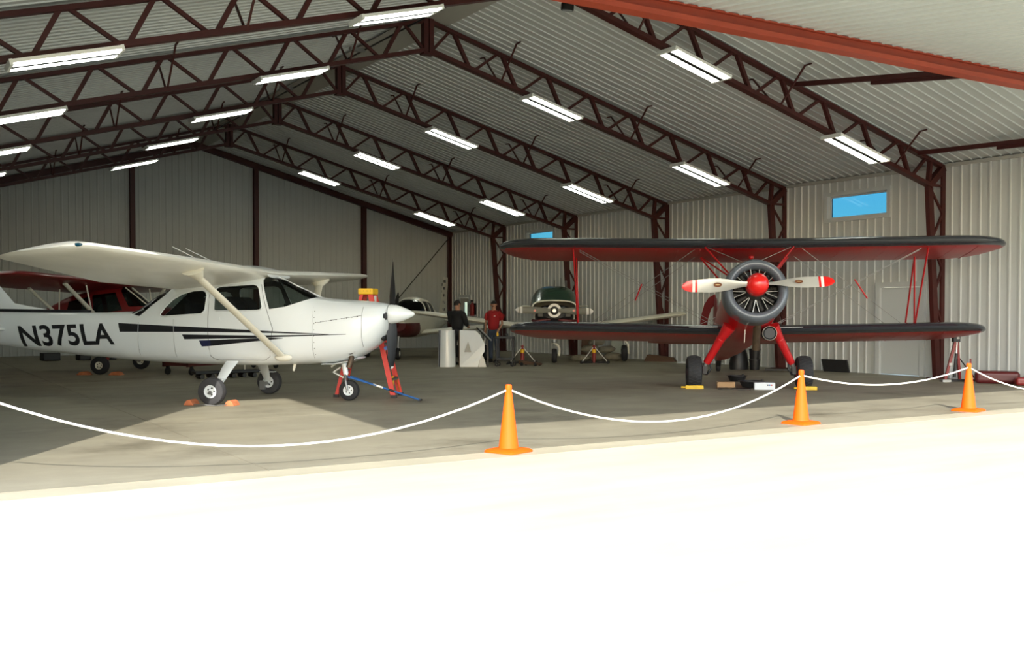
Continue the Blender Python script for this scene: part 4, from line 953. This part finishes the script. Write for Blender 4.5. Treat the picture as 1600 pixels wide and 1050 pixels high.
# ================================================================== PEOPLE
def skin_mesh(name, nodes, edges, sub=2):
    me = bpy.data.meshes.new(name); me.from_pydata([n[:3] for n in nodes], edges, [])
    o = bpy.data.objects.new(name, me); COL.objects.link(o)
    m = o.modifiers.new('skin', 'SKIN'); m.use_smooth_shade = True
    for i, n in enumerate(nodes):
        r = n[3]; me.skin_vertices[0].data[i].radius = r if isinstance(r, tuple) else (r, r)
        me.skin_vertices[0].data[i].use_root = (i == 0)
    s = o.modifiers.new('sub', 'SUBSURF'); s.levels = sub; s.render_levels = sub
    dg = bpy.context.evaluated_depsgraph_get(); dg.update()
    out = bpy.data.meshes.new_from_object(o.evaluated_get(dg)); bpy.data.objects.remove(o)
    out.shade_smooth(); return out
def person(label, loc, heading, shirt, trousers, arms, headturn=0, belly=0., collar=False):
    T = thing('person', label, 'person', loc, heading)
    # x forward, y left
    def arm(s):
        sh = (0, s*.20, 1.42)
        return [sh] + [Vector(p) for p in arms[s]]     # elbow, wrist
    N = [(0,0,.98,(.155,.12)), (.01+belly*.5,0,1.15,(.15,.12)), (.01,0,1.32,(.165,.12)), (0,0,1.45,(.10,.08)), (.01,0,1.53,(.055,.055))]
    E = [(0,1),(1,2),(2,3),(3,4)]
    def add(base, pts):
        p = base
        for q in pts: N.append(q); E.append((p, len(N)-1)); p = len(N)-1
        return p
    hd_ = add(4, [(.025,0,1.60,(.068,.078)), (.02,0,1.70,(.078,.098)), (.01,0,1.755,(.06,.075))])
    tips = {}
    for s in (-1, 1):
        a = arm(s)
        w = add(3, [(0, s*.17, 1.435, .07), (a[1][0]*.3, s*.215, 1.36, .062), (*a[1], .046), (*((a[1]+a[2])/2), .042), (*a[2], .030)])
        d = (a[2]-a[1]).normalized(); pal = a[2] + d*.07
        pi_ = add(w, [(*pal, (.038,.018))])
        side = Vector((1,0,0)); side = (side - d*side.dot(d)).normalized(); inn = d.cross(side)*(-s)
        for k in range(4):
            r0 = pal + side*(.027 - .018*k) + d*.02; ln = (.07,.08,.075,.058)[k]
            add(pi_, [(*r0, .0095), (*(r0 + d*ln*.5 + inn*.006), .009), (*(r0 + d*ln + inn*.025), .0075)])
        t0 = a[2] + side*.035 + d*.03
        add(w, [(*t0, .012), (*(t0 + side*.02 + d*.035), .010), (*(t0 + side*.022 + d*.06 + inn*.012), .008)])
        # legs
        k_ = add(0, [(0, s*.095, .90, (.098,.098)), (.01, s*.10, .72, .082), (.02, s*.105, .50, .06), (-.01, s*.11, .33, .058), (-.02, s*.11, .10, .042), (.0, s*.115, .045, .042), (.12, s*.125, .035, (.045,.03)), (.19, s*.13, .03, (.035,.022))])
    N = [(*n_[:3], (n_[3] if (n_[2] > 1.5 or (isinstance(n_[3], float) and n_[3] < .035) or n_[3] == (.038,.018)) else (tuple(q_*.68 for q_ in n_[3]) if isinstance(n_[3], tuple) else n_[3]*.7))) for n_ in N]
    body = skin_mesh('body', N, E, 1); body.materials.append(M['skin']); bo = put('body', body, T)
    # trousers
    n = [(0,0,1.03,(.165,.13)), (0,0,.95,(.165,.13))]; e = [(0,1)]
    def ad(b, pts):
        p = b
        for q in pts: n.append(q); e.append((p, len(n)-1)); p = len(n)-1
    for s in (-1, 1): ad(1, [(0, s*.098, .86, .108), (.015, s*.103, .68, .092), (.02, s*.107, .50, .076), (-.01, s*.11, .30, .073), (-.02, s*.112, .07, .066)])
    t = skin_mesh('trousers', n, e, 1); t.materials.append(M[trousers]); put('trousers', t, T)
    n = [(belly*.3,0,.90,(.19,.15)), (belly,0,1.10,(.2,.16)), (.01,0,1.30,(.205,.16)), (.0,0,1.42,(.17,.125)), (0,0,1.50,(.085,.08))]; e = [(0,1),(1,2),(2,3),(3,4)]
    for s in (-1, 1):
        a = arm(s); end = a[1] + (a[2]-a[1])*(.05 if shirt == 'redshirt' else .92)
        pts = [(0, s*.175, 1.43, .1), (a[1][0]*.3, s*.222, 1.35, .095)]
        if shirt == 'redshirt': pts += [(*(Vector((0, s*.21, 1.40))*.25 + a[1]*.75), .085)]
        else: pts += [(*a[1], .078), (*((a[1]+a[2])/2), .07), (*end, .055)]
        ad(3, pts)
    t = skin_mesh('shirt', n, e, 1); t.materials.append(M[shirt]); so = put('shirt' if shirt == 'redshirt' else 'jacket', t, T)
    if collar:
        for s in (-1, 1): MB().prism([(.05, s*.01, 1.50), (.06, s*.09, 1.50), (.10, s*.07, 1.455), (.115, s*.02, 1.44)], (.012, 0, .008)).build('collar', shirt, so)
        MB().box((.145, .07, 1.335), (.152, .12, 1.35)).build('chest_emblem', 'stripew', so)
    for s in (-1, 1):
        MB().loft([[(x, s*.118 + w*u, z*v) for u, v in ((-1,.1),(-1,.7),(-.5,1),(.5,1),(1,.7),(1,.1),(.7,0),(-.7,0))] for x, w, z in ((-.085,.03,.09),(-.05,.048,.11),(.04,.048,.11),(.13,.052,.08),(.2,.045,.06),(.235,.02,.04))]).build('shoe', 'shoe', T, 60)
    # head details turned with the head
    c = Vector((.02, 0, 1.68)); rz = Matrix.Rotation(headturn, 4, 'Z')
    def hp(x, y, z): v = rz @ Vector((x, y, 0)); return (c.x + v.x, c.y + v.y, c.z + z)
    g = MB(); rings = []
    for i in range(7):
        th = PI*.5*i/6; rings.append([hp(.094*math.cos(th)*math.cos(a) - .006, .084*math.cos(th)*math.sin(a), .015 + .10*math.sin(th) - (.05 if math.cos(a) < .2 and i == 0 else 0)) for a in [2*PI*j/20 for j in range(20)]])
    g.loft(rings).build('hair', 'hair', T, 60)
    MB().loft([[hp(.08, -.012, .02), hp(.08, .012, .02), hp(.088, 0, .02)], [hp(.09, -.017, -.03), hp(.09, .017, -.03), hp(.115, 0, -.028)], [hp(.08, -.01, -.04), hp(.08, .01, -.04), hp(.092, 0, -.038)]]).build('nose', 'skin', T, 60)
    for s in (-1, 1):
        MB().ball(hp(.083, s*.03, .008), .011, 8, 6).build('eye', 'hair', T, 60)
        MB().ball(hp(0, s*.084, -.01), (.022, .012, .032), 8, 6).build('ear', 'skin', T, 60)
    a, b = hp(.088, -.022, -.065), hp(.088, .022, -.065); MB().tube([a, b], .006, 6).build('mouth', 'maroon', T)
    if shirt == 'redshirt': MB().tube([hp(.09, -.03, -.052), hp(.1, 0, -.048), hp(.09, .03, -.052)], .007, 6).build('moustache', 'hair', T)
    return T
person('man in red polo shirt and jeans standing behind the tool cart', (15.25, 25.7, 0), R(212), 'redshirt', 'denim', {-1: [(.02,-.27,1.13),(.16,-.2,.93)], 1: [(.0,.27,1.13),(.15,.22,.93)]}, R(12), .05, True)
person('person in black jacket with back turned, standing behind the white cowlings', (13.62, 24.95, 0), R(28), 'blackcoat', 'dkdenim', {-1: [(.06,-.25,1.16),(.28,-.16,1.08)], 1: [(.06,.25,1.16),(.28,.14,1.08)]}, R(-25), .03)

# ================================================================== CONES AND ROPE
def cone_meshes():
    b = MB(); h = .19
    def sq(hh, r, z): 
        q = []
        for cx, cy in ((1,1),(-1,1),(-1,-1),(1,-1)):
            a0 = math.atan2(cy, cx)
            for da in (-.5, 0, .5): q.append((cx*(hh-r) + r*math.cos(a0+da), cy*(hh-r) + r*math.sin(a0+da), z))
        return q
    b.loft([sq(h, .03, 0), sq(h, .03, .018), sq(h-.02, .03, .034), sq(.12, .05, .045)]); base = b.mesh('cone_base', 'orange', 40)
    c = MB(); c.lathe([(.112,.04),(.104,.06),(.04,.60),(.034,.645),(.036,.65),(.036,.695),(.03,.71),(.018,.71),(.018,.68)], (0,0,0), (0,0,1), 28); body = c.mesh('cone_body', 'orange', 40)
    return base, body
CB, CY_ = cone_meshes()
cones = [(5.66, 9.24, 'nearest orange traffic cone, left one of the three', 20), (10.36, 9.54, 'orange traffic cone in front of the biplane wheel, middle one of the three', 8), (13.81, 9.46, 'farthest orange traffic cone, right one of the three', 14)]
for x, y, lb, rz in cones:
    t = thing('traffic_cone', lb, 'cone', (x, y, 0), R(rz), 'orange traffic cones'); put('cone_base', CB, t); put('cone_body', CY_, t)
def span(a, b, sag, n=22):
    a = Vector(a); b = Vector(b); return [a.lerp(b, i/n) - Vector((0, 0, 4*sag*(i/n)*(1-i/n))) for i in range(n+1)]
pts = span((.30, 9.75, .97), (5.66, 9.24, .66), .60) + span((5.66, 9.24, .66), (10.36, 9.54, .64), .47) + span((10.36, 9.54, .64), (13.81, 9.46, .65), .19) + span((13.81, 9.46, .65), (19.3, 9.75, .75), .52)
pp = [p for i, p in enumerate(pts) if i == 0 or (p - pts[i-1]).length > 1e-4]
rp = MB().tube(pp, .011, 8).build('barrier_rope', 'rope', None, 60); tag(rp, 'white rope strung between the orange cones across the opening', 'rope')

# ================================================================== CHOCKS, TOW BAR, LADDER
def chock(loc, rz, m_, label, group, L=.22, h=.09, w=.12):
    g = MB(); g.prism([(-w/2, -L/2, 0), (w/2, -L/2, 0), (w*.28, -L/2, h*.75), (w*.1, -L/2, h), (-w*.1, -L/2, h), (-w*.28, -L/2, h*.75)], (0, L, 0))
    o = bevel(g.build('wheel_chock', m_, None, None, loc, (0, 0, rz)), .008); tag(o, label, 'chock', group); return o
chock((4.76, 16.10, 0), R(-41), 'ochock', 'orange chock in front of the white plane main wheel', 'orange wheel chocks', .24, .085, .17)
chock((4.25, 16.55, 0), R(-41), 'ochock', 'orange chock behind the white plane main wheel', 'orange wheel chocks', .24, .085, .17)
tag(MB().tube([(4.22, 16.30, .03), (4.48, 16.08, .012), (4.62, 15.94, .03)], .009, 6).build('chock_cord', 'metal'), 'thin cord linking the two orange chocks beside the wheel', 'cord')
chock((4.75, 25.2, 0), R(-35), 'ochock', 'dull orange chock in front of the red plane wheel', 'red plane chocks', .24, .08, .3)
chock((4.13, 25.65, 0), R(-35), 'ochock', 'dull orange chock behind the red plane wheel', 'red plane chocks', .24, .08, .3)
for (cx, cy), lb in (((13.26, 14.87), 'yellow bar chock before the left biplane wheel'), ((14.91, 13.57), 'yellow bar chock before the right biplane wheel, beside the cone')):
    t = thing('wheel_chock', lb, 'chock', (cx, cy, 0), R(233), 'yellow bar chocks')
    bevel(MB().prism([(-.05,-.17,0),(.05,-.17,0),(.035,-.17,.07),(-.035,-.17,.07)], (0, .34, 0)).build('bar', 'ychock', t), .01)
    MB().tube([(0, -.17, .035), (0, -.25, .035)], .02, 8).build('peg', 'ychock', t)
t = thing('tow_bar', 'blue steel tow bar hooked to the white plane nose wheel', 'tow bar', (0,0,0))
a = Vector((6.66, 15.92, .40)); b = Vector((7.56, 15.10, .03))
d = (b-a); q = Vector((-d.y, d.x, 0)).normalized()
MB().tube([a + d*.3, b], .016, 8).build('shaft', 'blue', t, 60)
for s in (-1, 1): MB().tube([a + q*.07*s, a + d*.12 + q*.06*s, a + d*.42], .013, 8).build('fork_arm', 'blue', t, 60)
MB().tube([b - q*.06, b + q*.06], .018, 8).build('handle', 'satin', t, 60)
MB().tube([a + d*.34, a + d*.48], .019, 8).build('label_sleeve', 'stripew', t, 60); MB().tube([a + d*.56, a + d*.64], .02, 8).build('grip_sleeve', 'satin', t, 60)

def ladder():
    # front rails with steps lean to one side, rear rails to the other; opened along the nose
    T = thing('step_ladder', 'red fibreglass step ladder with yellow top standing behind the white plane nose', 'ladder', (7.29, 16.57, 0), R(-38))
    top = 1.80
    for s in (-1, 1):
        MB().bar((.50, s*.27, .03), (.07, s*.15, top), .035, .085, (1,0,0)).build('front_rail', 'lred', T)
        MB().bar((-.50, s*.25, .03), (-.07, s*.14, top), .03, .06, (1,0,0)).build('rear_rail', 'lred', T)
        MB().box((.46, s*.27-.03, 0), (.56, s*.27+.03, .05)).build('foot', 'satin', T); MB().box((-.55, s*.25-.025, 0), (-.46, s*.25+.025, .05)).build('foot', 'satin', T)
        MB().prism([(.50, s*.255, .04), (.42, s*.255, .36), (.46, s*.12, .36)], (.01, -s*.01, 0)).build('foot_brace', 'lyel', T)
        MB().bar((.26, s*.2, 1.0), (-.27, s*.2, .98), .012, .02).build('spreader_bar', 'metal', T)
    for i in range(5):
        z = .32 + .3*i; u = (z-.03)/(top-.03); x = .50 + (.07-.5)*u; y = .27 + (.15-.27)*u
        MB().box((x-.045, -y, z-.012), (x+.045, y, z+.012)).box((x+.038, -y, z-.035), (x+.045, y, z+.012)).build('step', 'metal', T)
    for i in range(4):
        z = .45 + .36*i; u = (z-.03)/(top-.03); x = -.5 + .43*u; y = .25 - .11*u
        MB().bar((x, -y, z), (x, y, z), .02, .025).build('rear_crossbar', 'metal', T)
    bevel(MB().box((-.13, -.2, top-.03), (.13, .2, top+.075)).build('ladder_top', 'lyel', T), .015)
    for xx in (-.09, -.03, .03, .09):
        MB().lathe([(0,0),(.008,0)], (xx, -.203, top+.03), (0,-1,0), 8).build('tool_hole', 'satin', T)
    MB().box((.12, -.06, top-.22), (.135, .05, top-.05)).build('warning_label', 'stripew', T)
    MB().lathe([(0,0),(.035,0)], (.37, -.255, .85), (.2,-1,.1), 16).build('maker_badge', 'blue', T)
ladder()

# ================================================================== TROLLEY, DOLLY, BAGS ON THE LEFT
t = thing('flat_trolley', 'long low maroon trolley on casters behind the white plane', 'trolley', (7.3, 25.3, 0), R(35))
for s in (-1, 1): MB().bar((-1.75, s*.35, .27), (1.75, s*.35, .27), .06, .13).build('side_rail', 'trolley', t)
for x in (-1.72, -.6, .6, 1.72): MB().bar((x, -.35, .27), (x, .35, .27), .05, .1).build('cross_member', 'trolley', t)
for s in (-1, 1):
    MB().bar((-1.72, s*.35, .2), (-1.72, s*.35, .62), .06, .06).build('corner_post', 'trolley', t)
    for x in (-1.6, 1.6): MB().lathe([(.03,-.025),(.08,-.025),(.09,0),(.08,.025),(.03,.025)], (x, s*.35, .09), (0,1,0), 16).bar((x, s*.35, .1), (x, s*.35, .22), .05, .07).build('caster', 'satin', t, 40)
t = thing('wheel_dolly', 'low black dolly with small rollers beneath the white plane', 'dolly', (6.65, 22.9, 0), R(4))
bevel(MB().box((-.75, -.16, .10), (.75, .16, .17)).build('deck', 'satin', t), .02)
for i in range(6): MB().lathe([(0,-.16),(.05,-.16),(.05,.16),(0,.16)], (-.6 + .24*i, 0, .05), (0,1,0), 12).build('roller', 'dkmetal', t, 40)
MB().tube([(.42, 0, .15), (.42, 0, .42)], .02, 8).build('upright', 'alum', t)
for x, y, w, h, lb in ((4.45, 33.6, .5, .24, 'flat black case on floor far left under the white tail'), (5.35, 33.4, .35, .2, 'small black case on floor beside the flat black case'), (6.0, 33.2, .45, .28, 'dark case on floor left of the red plane wheel')):
    o = MB().box((-w/2, -.2, 0), (w/2, .2, h)); o = bevel(o.build('storage_case', 'plastic', None, None, (x, y, 0), (0, 0, R(8))), .03); tag(o, lb, 'case')

# ================================================================== COWL PANELS
def curved_panel(R0, a0, a1, h, taper=1., n=14, m=8):
    g = MB(); out = []; inn = []
    rings = []
    for i in range(m+1):
        z = h*i/m; r = R0*(1 - (1-taper)*i/m)
        rings.append([(r*math.cos(a0+(a1-a0)*j/n), r*math.sin(a0+(a1-a0)*j/n), z) for j in range(n+1)] + [((r-.012)*math.cos(a0+(a1-a0)*j/n), (r-.012)*math.sin(a0+(a1-a0)*j/n), z) for j in reversed(range(n+1))])
    g.loft(rings); return g
t = thing('engine_cowling', 'white curved engine cowling with blue edge stripes standing on the floor', 'cowling', (12.98, 24.35, 0), R(-122))
curved_panel(.24, R(-95), R(95), .98, .9).build('shell', 'white', t, 40)
for k, (w, m_) in enumerate(((.02, 'navy'), (.02, 'navy'))):
    g = curved_panel(.243, R(-78 + 20*k), R(-68 + 20*k), .975, .9, 3); g.build('stripe', m_, t, 40)
MB().box((-.02, -.23, .0), (.0, .23, .9)).build('inner_baffle', 'satin', t)
t = thing('engine_cowling', 'white cowl half with arched cutout leaning beside the striped cowling', 'cowling', (13.5, 23.9, 0), R(-122))
g = MB(); poly = [(-.34,0),(.16,0),(.2,.18),(.27,.32),(.34,.42),(.33,.62),(.22,.85),(.1,.97),(-.3,.98),(-.34,.96)]
g.prism([(.06*math.cos(u*3.5), u, z) for u, z in poly], (-.02, 0, 0)); g.build('shell', 'white', t)
g = MB(); g.prism([(.03, .17, 0), (.03, .38, 0), (.03, .33, .2), (.03, .27, .34), (.03, .2, .18)], (-.02, 0, 0)); g.build('inner_skin', 'metal', t)
MB().prism([(.075, -.2, .4), (.075, -.02, .4), (.085, -.1, .68)], (.02, 0, 0)).build('air_scoop', 'flash', t)
MB().box((.05, -.345, 0), (.068, -.325, .97)).build('edge_flange', 'rust', t)
MB().tube([(.02, .2, 1.02), (.02, .52, .7)], .022, 8).build('support_strut', 'metal', t); MB().tube([(.0, .12, 1.05), (.0, .45, .72)], .018, 8).build('support_strut', 'satin', t)
MB().bar((-.05, .42, 0), (-.05, .40, .85), .05, .05).build('hinge_post', 'dkmetal', t)

# ================================================================== CART, JACKS, FLOOR ITEMS
t = thing('tool_cart', 'black two-shelf tool cart on casters in front of the man in red', 'cart', (14.42, 23.7, 0), R(-40))
for x in (-.21, .21):
    for y in (-.17, .17):
        MB().bar((x, y, .1), (x, y, .80), .03, .03).build('post', 'cart', t)
        MB().lathe([(.02,-.02),(.05,-.02),(.055,0),(.05,.02),(.02,.02)], (x, y, .055), (0,1,0), 14).build('caster', 'rubber', t, 40)
for z in (.2, .78): bevel(MB().box((-.23, -.19, z-.03), (.23, .19, z+.03)).build('shelf', 'cart', t), .01)
MB().bar((-.26, -.19, .76), (-.26, .19, .76), .03, .03).build('handle', 'dkmetal', t)
o = MB().lathe([(.0,0),(.03,0),(.03,.07),(.012,.095),(.012,.12),(0,.12)], (0,0,0), (0,0,1), 14).build('spray_bottle', 'lyel', None, 40, (14.27, 23.86, .811)); tag(o, 'small yellow bottle on the tool cart top', 'bottle')
o = MB().lathe([(.0,0),(.05,0),(.05,.06),(.06,.07),(.0,.08)], (0,0,0), (0,0,1), 14).build('grease_tin', 'satin', None, 40, (14.45, 23.70, .811)); tag(o, 'small black tin on the tool cart top', 'tin')
for (x, y), lb in (((15.62, 24.75), 'red tripod jack under the green plane, nearer the man in red'), ((17.4, 23.75), 'red tripod jack under the green plane, right of its nose wheel')):
    t = thing('wing_jack', lb, 'jack', (x, y, 0), R(-35), 'tripod jacks')
    MB().lathe([(0,.02),(.055,.02),(.055,.42),(.04,.44),(.04,.50),(.03,.52),(0,.52)], (0,0,0), (0,0,1), 16).build('cylinder', 'jack', t, 40)
    MB().lathe([(0,.52),(.02,.52),(.02,.95),(.035,.96),(.035,1.0),(0,1.0)], (0,0,0), (0,0,1), 12).build('ram', 'metal', t, 40)
    MB().lathe([(.0565,.3),(.0565,.4)], (0,0,0), (0,0,1), 16).build('label_band', 'lyel', t, 40)
    for k in range(3):
        a = 2*PI*k/3 + R(95); e = Vector((.42*math.cos(a), .42*math.sin(a), .05))
        MB().tube([(0,0,.48), e], .014, 8).build('leg', 'alum', t)
        MB().bar((0,0,.035), (e.x, e.y, .035), .05, .05).build('base_bar', 'satin', t)
        MB().lathe([(.0,-.03),(.04,-.03),(.04,.03),(0,.03)], (e.x*1.05, e.y*1.05, .04), (-e.y, e.x, 0), 10).build('foot_roller', 'satin', t, 40)
t = thing('floor_jack', 'low rusty brown floor jack beside the near tripod jack', 'jack', (15.15, 23.6, 0), R(-60))
MB().prism([(-.3,-.1,.04),(.3,-.13,.03),(.3,-.13,.08),(-.3,-.1,.14)], (0, .24, 0)).build('frame', 'brown', t); MB().tube([(-.25,.02,.12),(-.75,.02,.03)], .02, 8).build('handle', 'satin', t)
for x in (-.2, .22):
    for s in (-1, 1): MB().lathe([(0,-.02),(.045,-.02),(.045,.02),(0,.02)], (x, s*.13, .046), (0,1,0), 12).build('wheel', 'satin', t, 40)
sk = [(17.75,24.9,.0,.30,.16,.1,'flat sack at the left end of the sack pile'), (18.3,24.95,.0,.28,.19,.13,'bottom sack in the middle of the sack pile'), (18.85,24.75,.0,.30,.18,.12,'bottom sack at the right end of the sack pile'), (18.25,25.1,.24,.27,.18,.12,'upper sack lying left on the pile'), (18.72,24.95,.22,.3,.17,.11,'upper sack slumped on the right of the pile'), (18.5,25.1,.44,.26,.18,.11,'topmost sack of the pile below the biplane wing')]
for i, (x, y, z, a, b, c, lb) in enumerate(sk):
    g = MB(); rings = []
    for k in range(9):
        u = -1 + k/4; s_ = max(.12, (1 - abs(u)**2.6)**.5); rings.append([(a*u + .01*math.sin(5*j+i), b*s_*math.cos(2*PI*j/16)*(1+.06*math.sin(3*j+k)), c + c*s_*math.sin(2*PI*j/16)*(1 + .05*math.cos(2*j+k+i))) for j in range(16)])
    o = g.loft(rings).build('sandbag', 'sack', None, 60, (x, y, z), (0, R(random.uniform(-6, 6)), R(-36 + random.uniform(-25, 25)))); tag(o, lb, 'sack', 'pile of sacks')
o = MB().box((-.24, -.02, 0), (.24, .02, .85)).build('board', 'brown', None, None, (19.55, 27.0, 0), (R(-8), 0, R(-50))); tag(o, 'brown board leaning upright behind the sack pile', 'board')
o = bevel(MB().box((-.24, -.2, 0), (.24, .2, .72)).build('insulation_bale', 'palegreen', None, None, (19.55, 25.4, 0), (0, 0, R(-35))), .03); tag(o, 'pale greenish bale standing by the wall under the biplane wing', 'bale')
o = MB().prism([(-.5,-.12,0),(.45,-.1,0),(.35,-.05,.12),(-.1,-.04,.17),(-.42,-.06,.2)], (0, .2, 0)).build('scrap_timber', 'brown', None, None, (19.75, 23.6, 0), (0, 0, R(-60))); tag(o, 'brown scrap timber lying along the wall base beyond biplane', 'timber')
o = MB().prism([(-.25,0,0),(.22,0,0),(.28,0,.12),(.12,0,.05),(-.2,0,.03)], (0, .25, 0)).build('crumpled_sheet', 'paper', None, None, (19.6, 22.4, 0), (0, 0, R(-60))); tag(o, 'crumpled white sheet on floor beside the wall column', 'sheet')
g = MB(); g.loft([[(a*math.cos(2*PI*j/14)*(1+.08*math.sin(3*j+z*9)), a*.8*math.sin(2*PI*j/14), z) for j in range(14)] for a, z in ((.26,0),(.27,.15),(.22,.4),(.15,.6),(.07,.7))])
o = g.build('rubbish_bag', 'plastic', None, 50, (18.75, 19.35, 0)); tag(o, 'tall black rubbish bag standing behind the biplane fuselage', 'bag')
t = thing('bucket_stack', 'two black buckets stacked behind the biplane exhaust', 'buckets', (18.95, 19.0, 0))
for z in (0, .27): MB().lathe([(0,z),(.12,z),(.145,z+.24),(.155,z+.24),(.155,z+.265),(.0,z+.265)], (0,0,0), (0,0,1), 20).build('bucket', 'plastic', t, 40)
o = bevel(MB().box((-.42, -.1, 0), (.42, .1, .05)).build('black_plank', 'plastic', None, None, (19.2, 18.3, 0), (0, 0, R(-45))), .01); tag(o, 'low black plank on floor right of the stacked buckets', 'plank')
o = bevel(MB().box((-.38, -.02, 0), (.38, .02, .32)).build('floor_mat', 'rubber', None, None, (19.96, 17.25, .0), (R(18), 0, R(-88))), .005); tag(o, 'black rubber mat leaning against wall left of the white door', 'mat')
def pan(x, y, r, lb, rz):
    t = thing('drain_pan', lb, 'pan', (x, y, 0), rz, 'black drain pans')
    MB().lathe([(0,.004),(r*.72,.004),(r*.78,.02),(r*.97,.115),(r*1.08,.12),(r*1.08,.128),(r*.95,.128),(r*.74,.015),(0,.012)], (0,0,0), (0,0,1), 28).build('basin', 'plastic', t, 40)
    MB().lathe([(0,.115),(.025,.115),(.025,.15),(0,.15)], (r*.85, 0, 0), (0,0,1), 10).build('spout', 'plastic', t, 40)
pan(15.45, 16.0, .2, 'black oil drain pan alone on floor between biplane wheels', 0)
pan(14.5, 14.62, .24, 'black oil drain pan lying behind the white box', R(-40))
o = bevel(MB().box((-.17, -.1, 0), (.17, .1, .12)).build('cardboard_box', 'card', None, None, (13.95, 14.75, 0), (0, 0, R(-38))), .004); tag(o, 'small open cardboard box between the biplane wheels', 'box')
t = thing('tool_box', 'white printed carton on floor under the biplane nose', 'box', (14.35, 14.13, 0), R(-41))
bevel(MB().box((-.19, -.12, 0), (.19, .12, .13)).build('carton', 'paper', t), .004)
for i, m_ in enumerate(('navy', 'blue', 'bred')): MB().box((.04 + .035*i, -.1225, .075), (.068 + .035*i, -.1205, .1)).build('printed_mark', m_, t)
o = bevel(MB().box((-.3, -.13, 0), (.3, .13, .025)).build('parts_tray', 'dkmetal', None, None, (13.85, 14.42, 0), (0, 0, R(-41))), .005); tag(o, 'flat dark tray on floor left of the white carton', 'tray')

# red stand and bags at the right column
t = thing('engine_stand', 'red folded engine stand with black ram beside the right column', 'stand', (19.25, 13.5, 0), R(-30))
MB().bar((-.22, 0, .04), (.0, 0, .86), .05, .05).build('leg', 'dred', t); MB().bar((.12, .05, .04), (.04, .02, .86), .05, .05).build('leg', 'dred', t)
MB().tube([(-.05, -.06, .1), (.0, -.04, .6)], .03, 10).build('hydraulic_ram', 'satin', t, 50); MB().tube([(.0, -.04, .55), (.02, -.02, .85)], .016, 8).build('ram_rod', 'alum', t, 50)
MB().tube([(.06, .04, .55), (.5, .15, .05)], .014, 8).build('brace', 'satin', t); MB().bar((-.25, 0, .03), (.75, .1, .03), .06, .05).build('base_bar', 'satin', t)
MB().box((-.06, -.05, .84), (.08, .06, .96)).build('head', 'satin', t); MB().box((-.3, -.08, 0), (-.12, .08, .05)).build('foot_plate', 'metal', t)
MB().box((-.14, -.03, .34), (-.08, .03, .4)).build('clamp', 'metal', t); MB().box((.0, -.03, .9), (.06, -.05, .95)).build('clip', 'stripew', t)
o = MB().tube([(19.25, 13.15, 0), (19.25, 13.15, .5)], .018, 8).build('marker_post', 'dred', None, 60); tag(o, 'short thin red post standing left of the far cone', 'post')
o = bevel(MB().box((-.42, -.17, 0), (.42, .17, .26)).build('duffel_bag', 'maroon', None, None, (19.55, 12.75, 0), (0, 0, R(-52))), .08, 4); tag(o, 'dark maroon bag on floor by wall behind the far cone', 'bag')
o = bevel(MB().box((-.2, -.1, 0), (.2, .1, .17)).build('duffel_bag', 'dred', None, None, (19.5, 12.1, 0), (0, 0, R(-40))), .05, 4); tag(o, 'small red roll on floor right of the maroon bag', 'bag')
t = thing('fire_extinguisher', 'red fire extinguisher hung on the wall near the far door', 'extinguisher', (XR-.13, 35.45, 1.3))
MB().lathe([(0,0),(.08,0),(.085,.02),(.085,.42),(.05,.5),(.02,.52),(.02,.56),(0,.56)], (0,0,0), (0,0,1), 18).build('cylinder', 'firered', t, 40)
MB().box((-.06, -.02, .56), (.03, .02, .62)).build('valve_handle', 'satin', t); MB().tube([(-.02, .03, .58), (-.09, .09, .45), (-.08, .09, .15)], .014, 6).build('hose', 'satin', t)
MB().box((.08, -.09, .05), (.13, .09, .5)).build('wall_bracket', 'dkmetal', t)
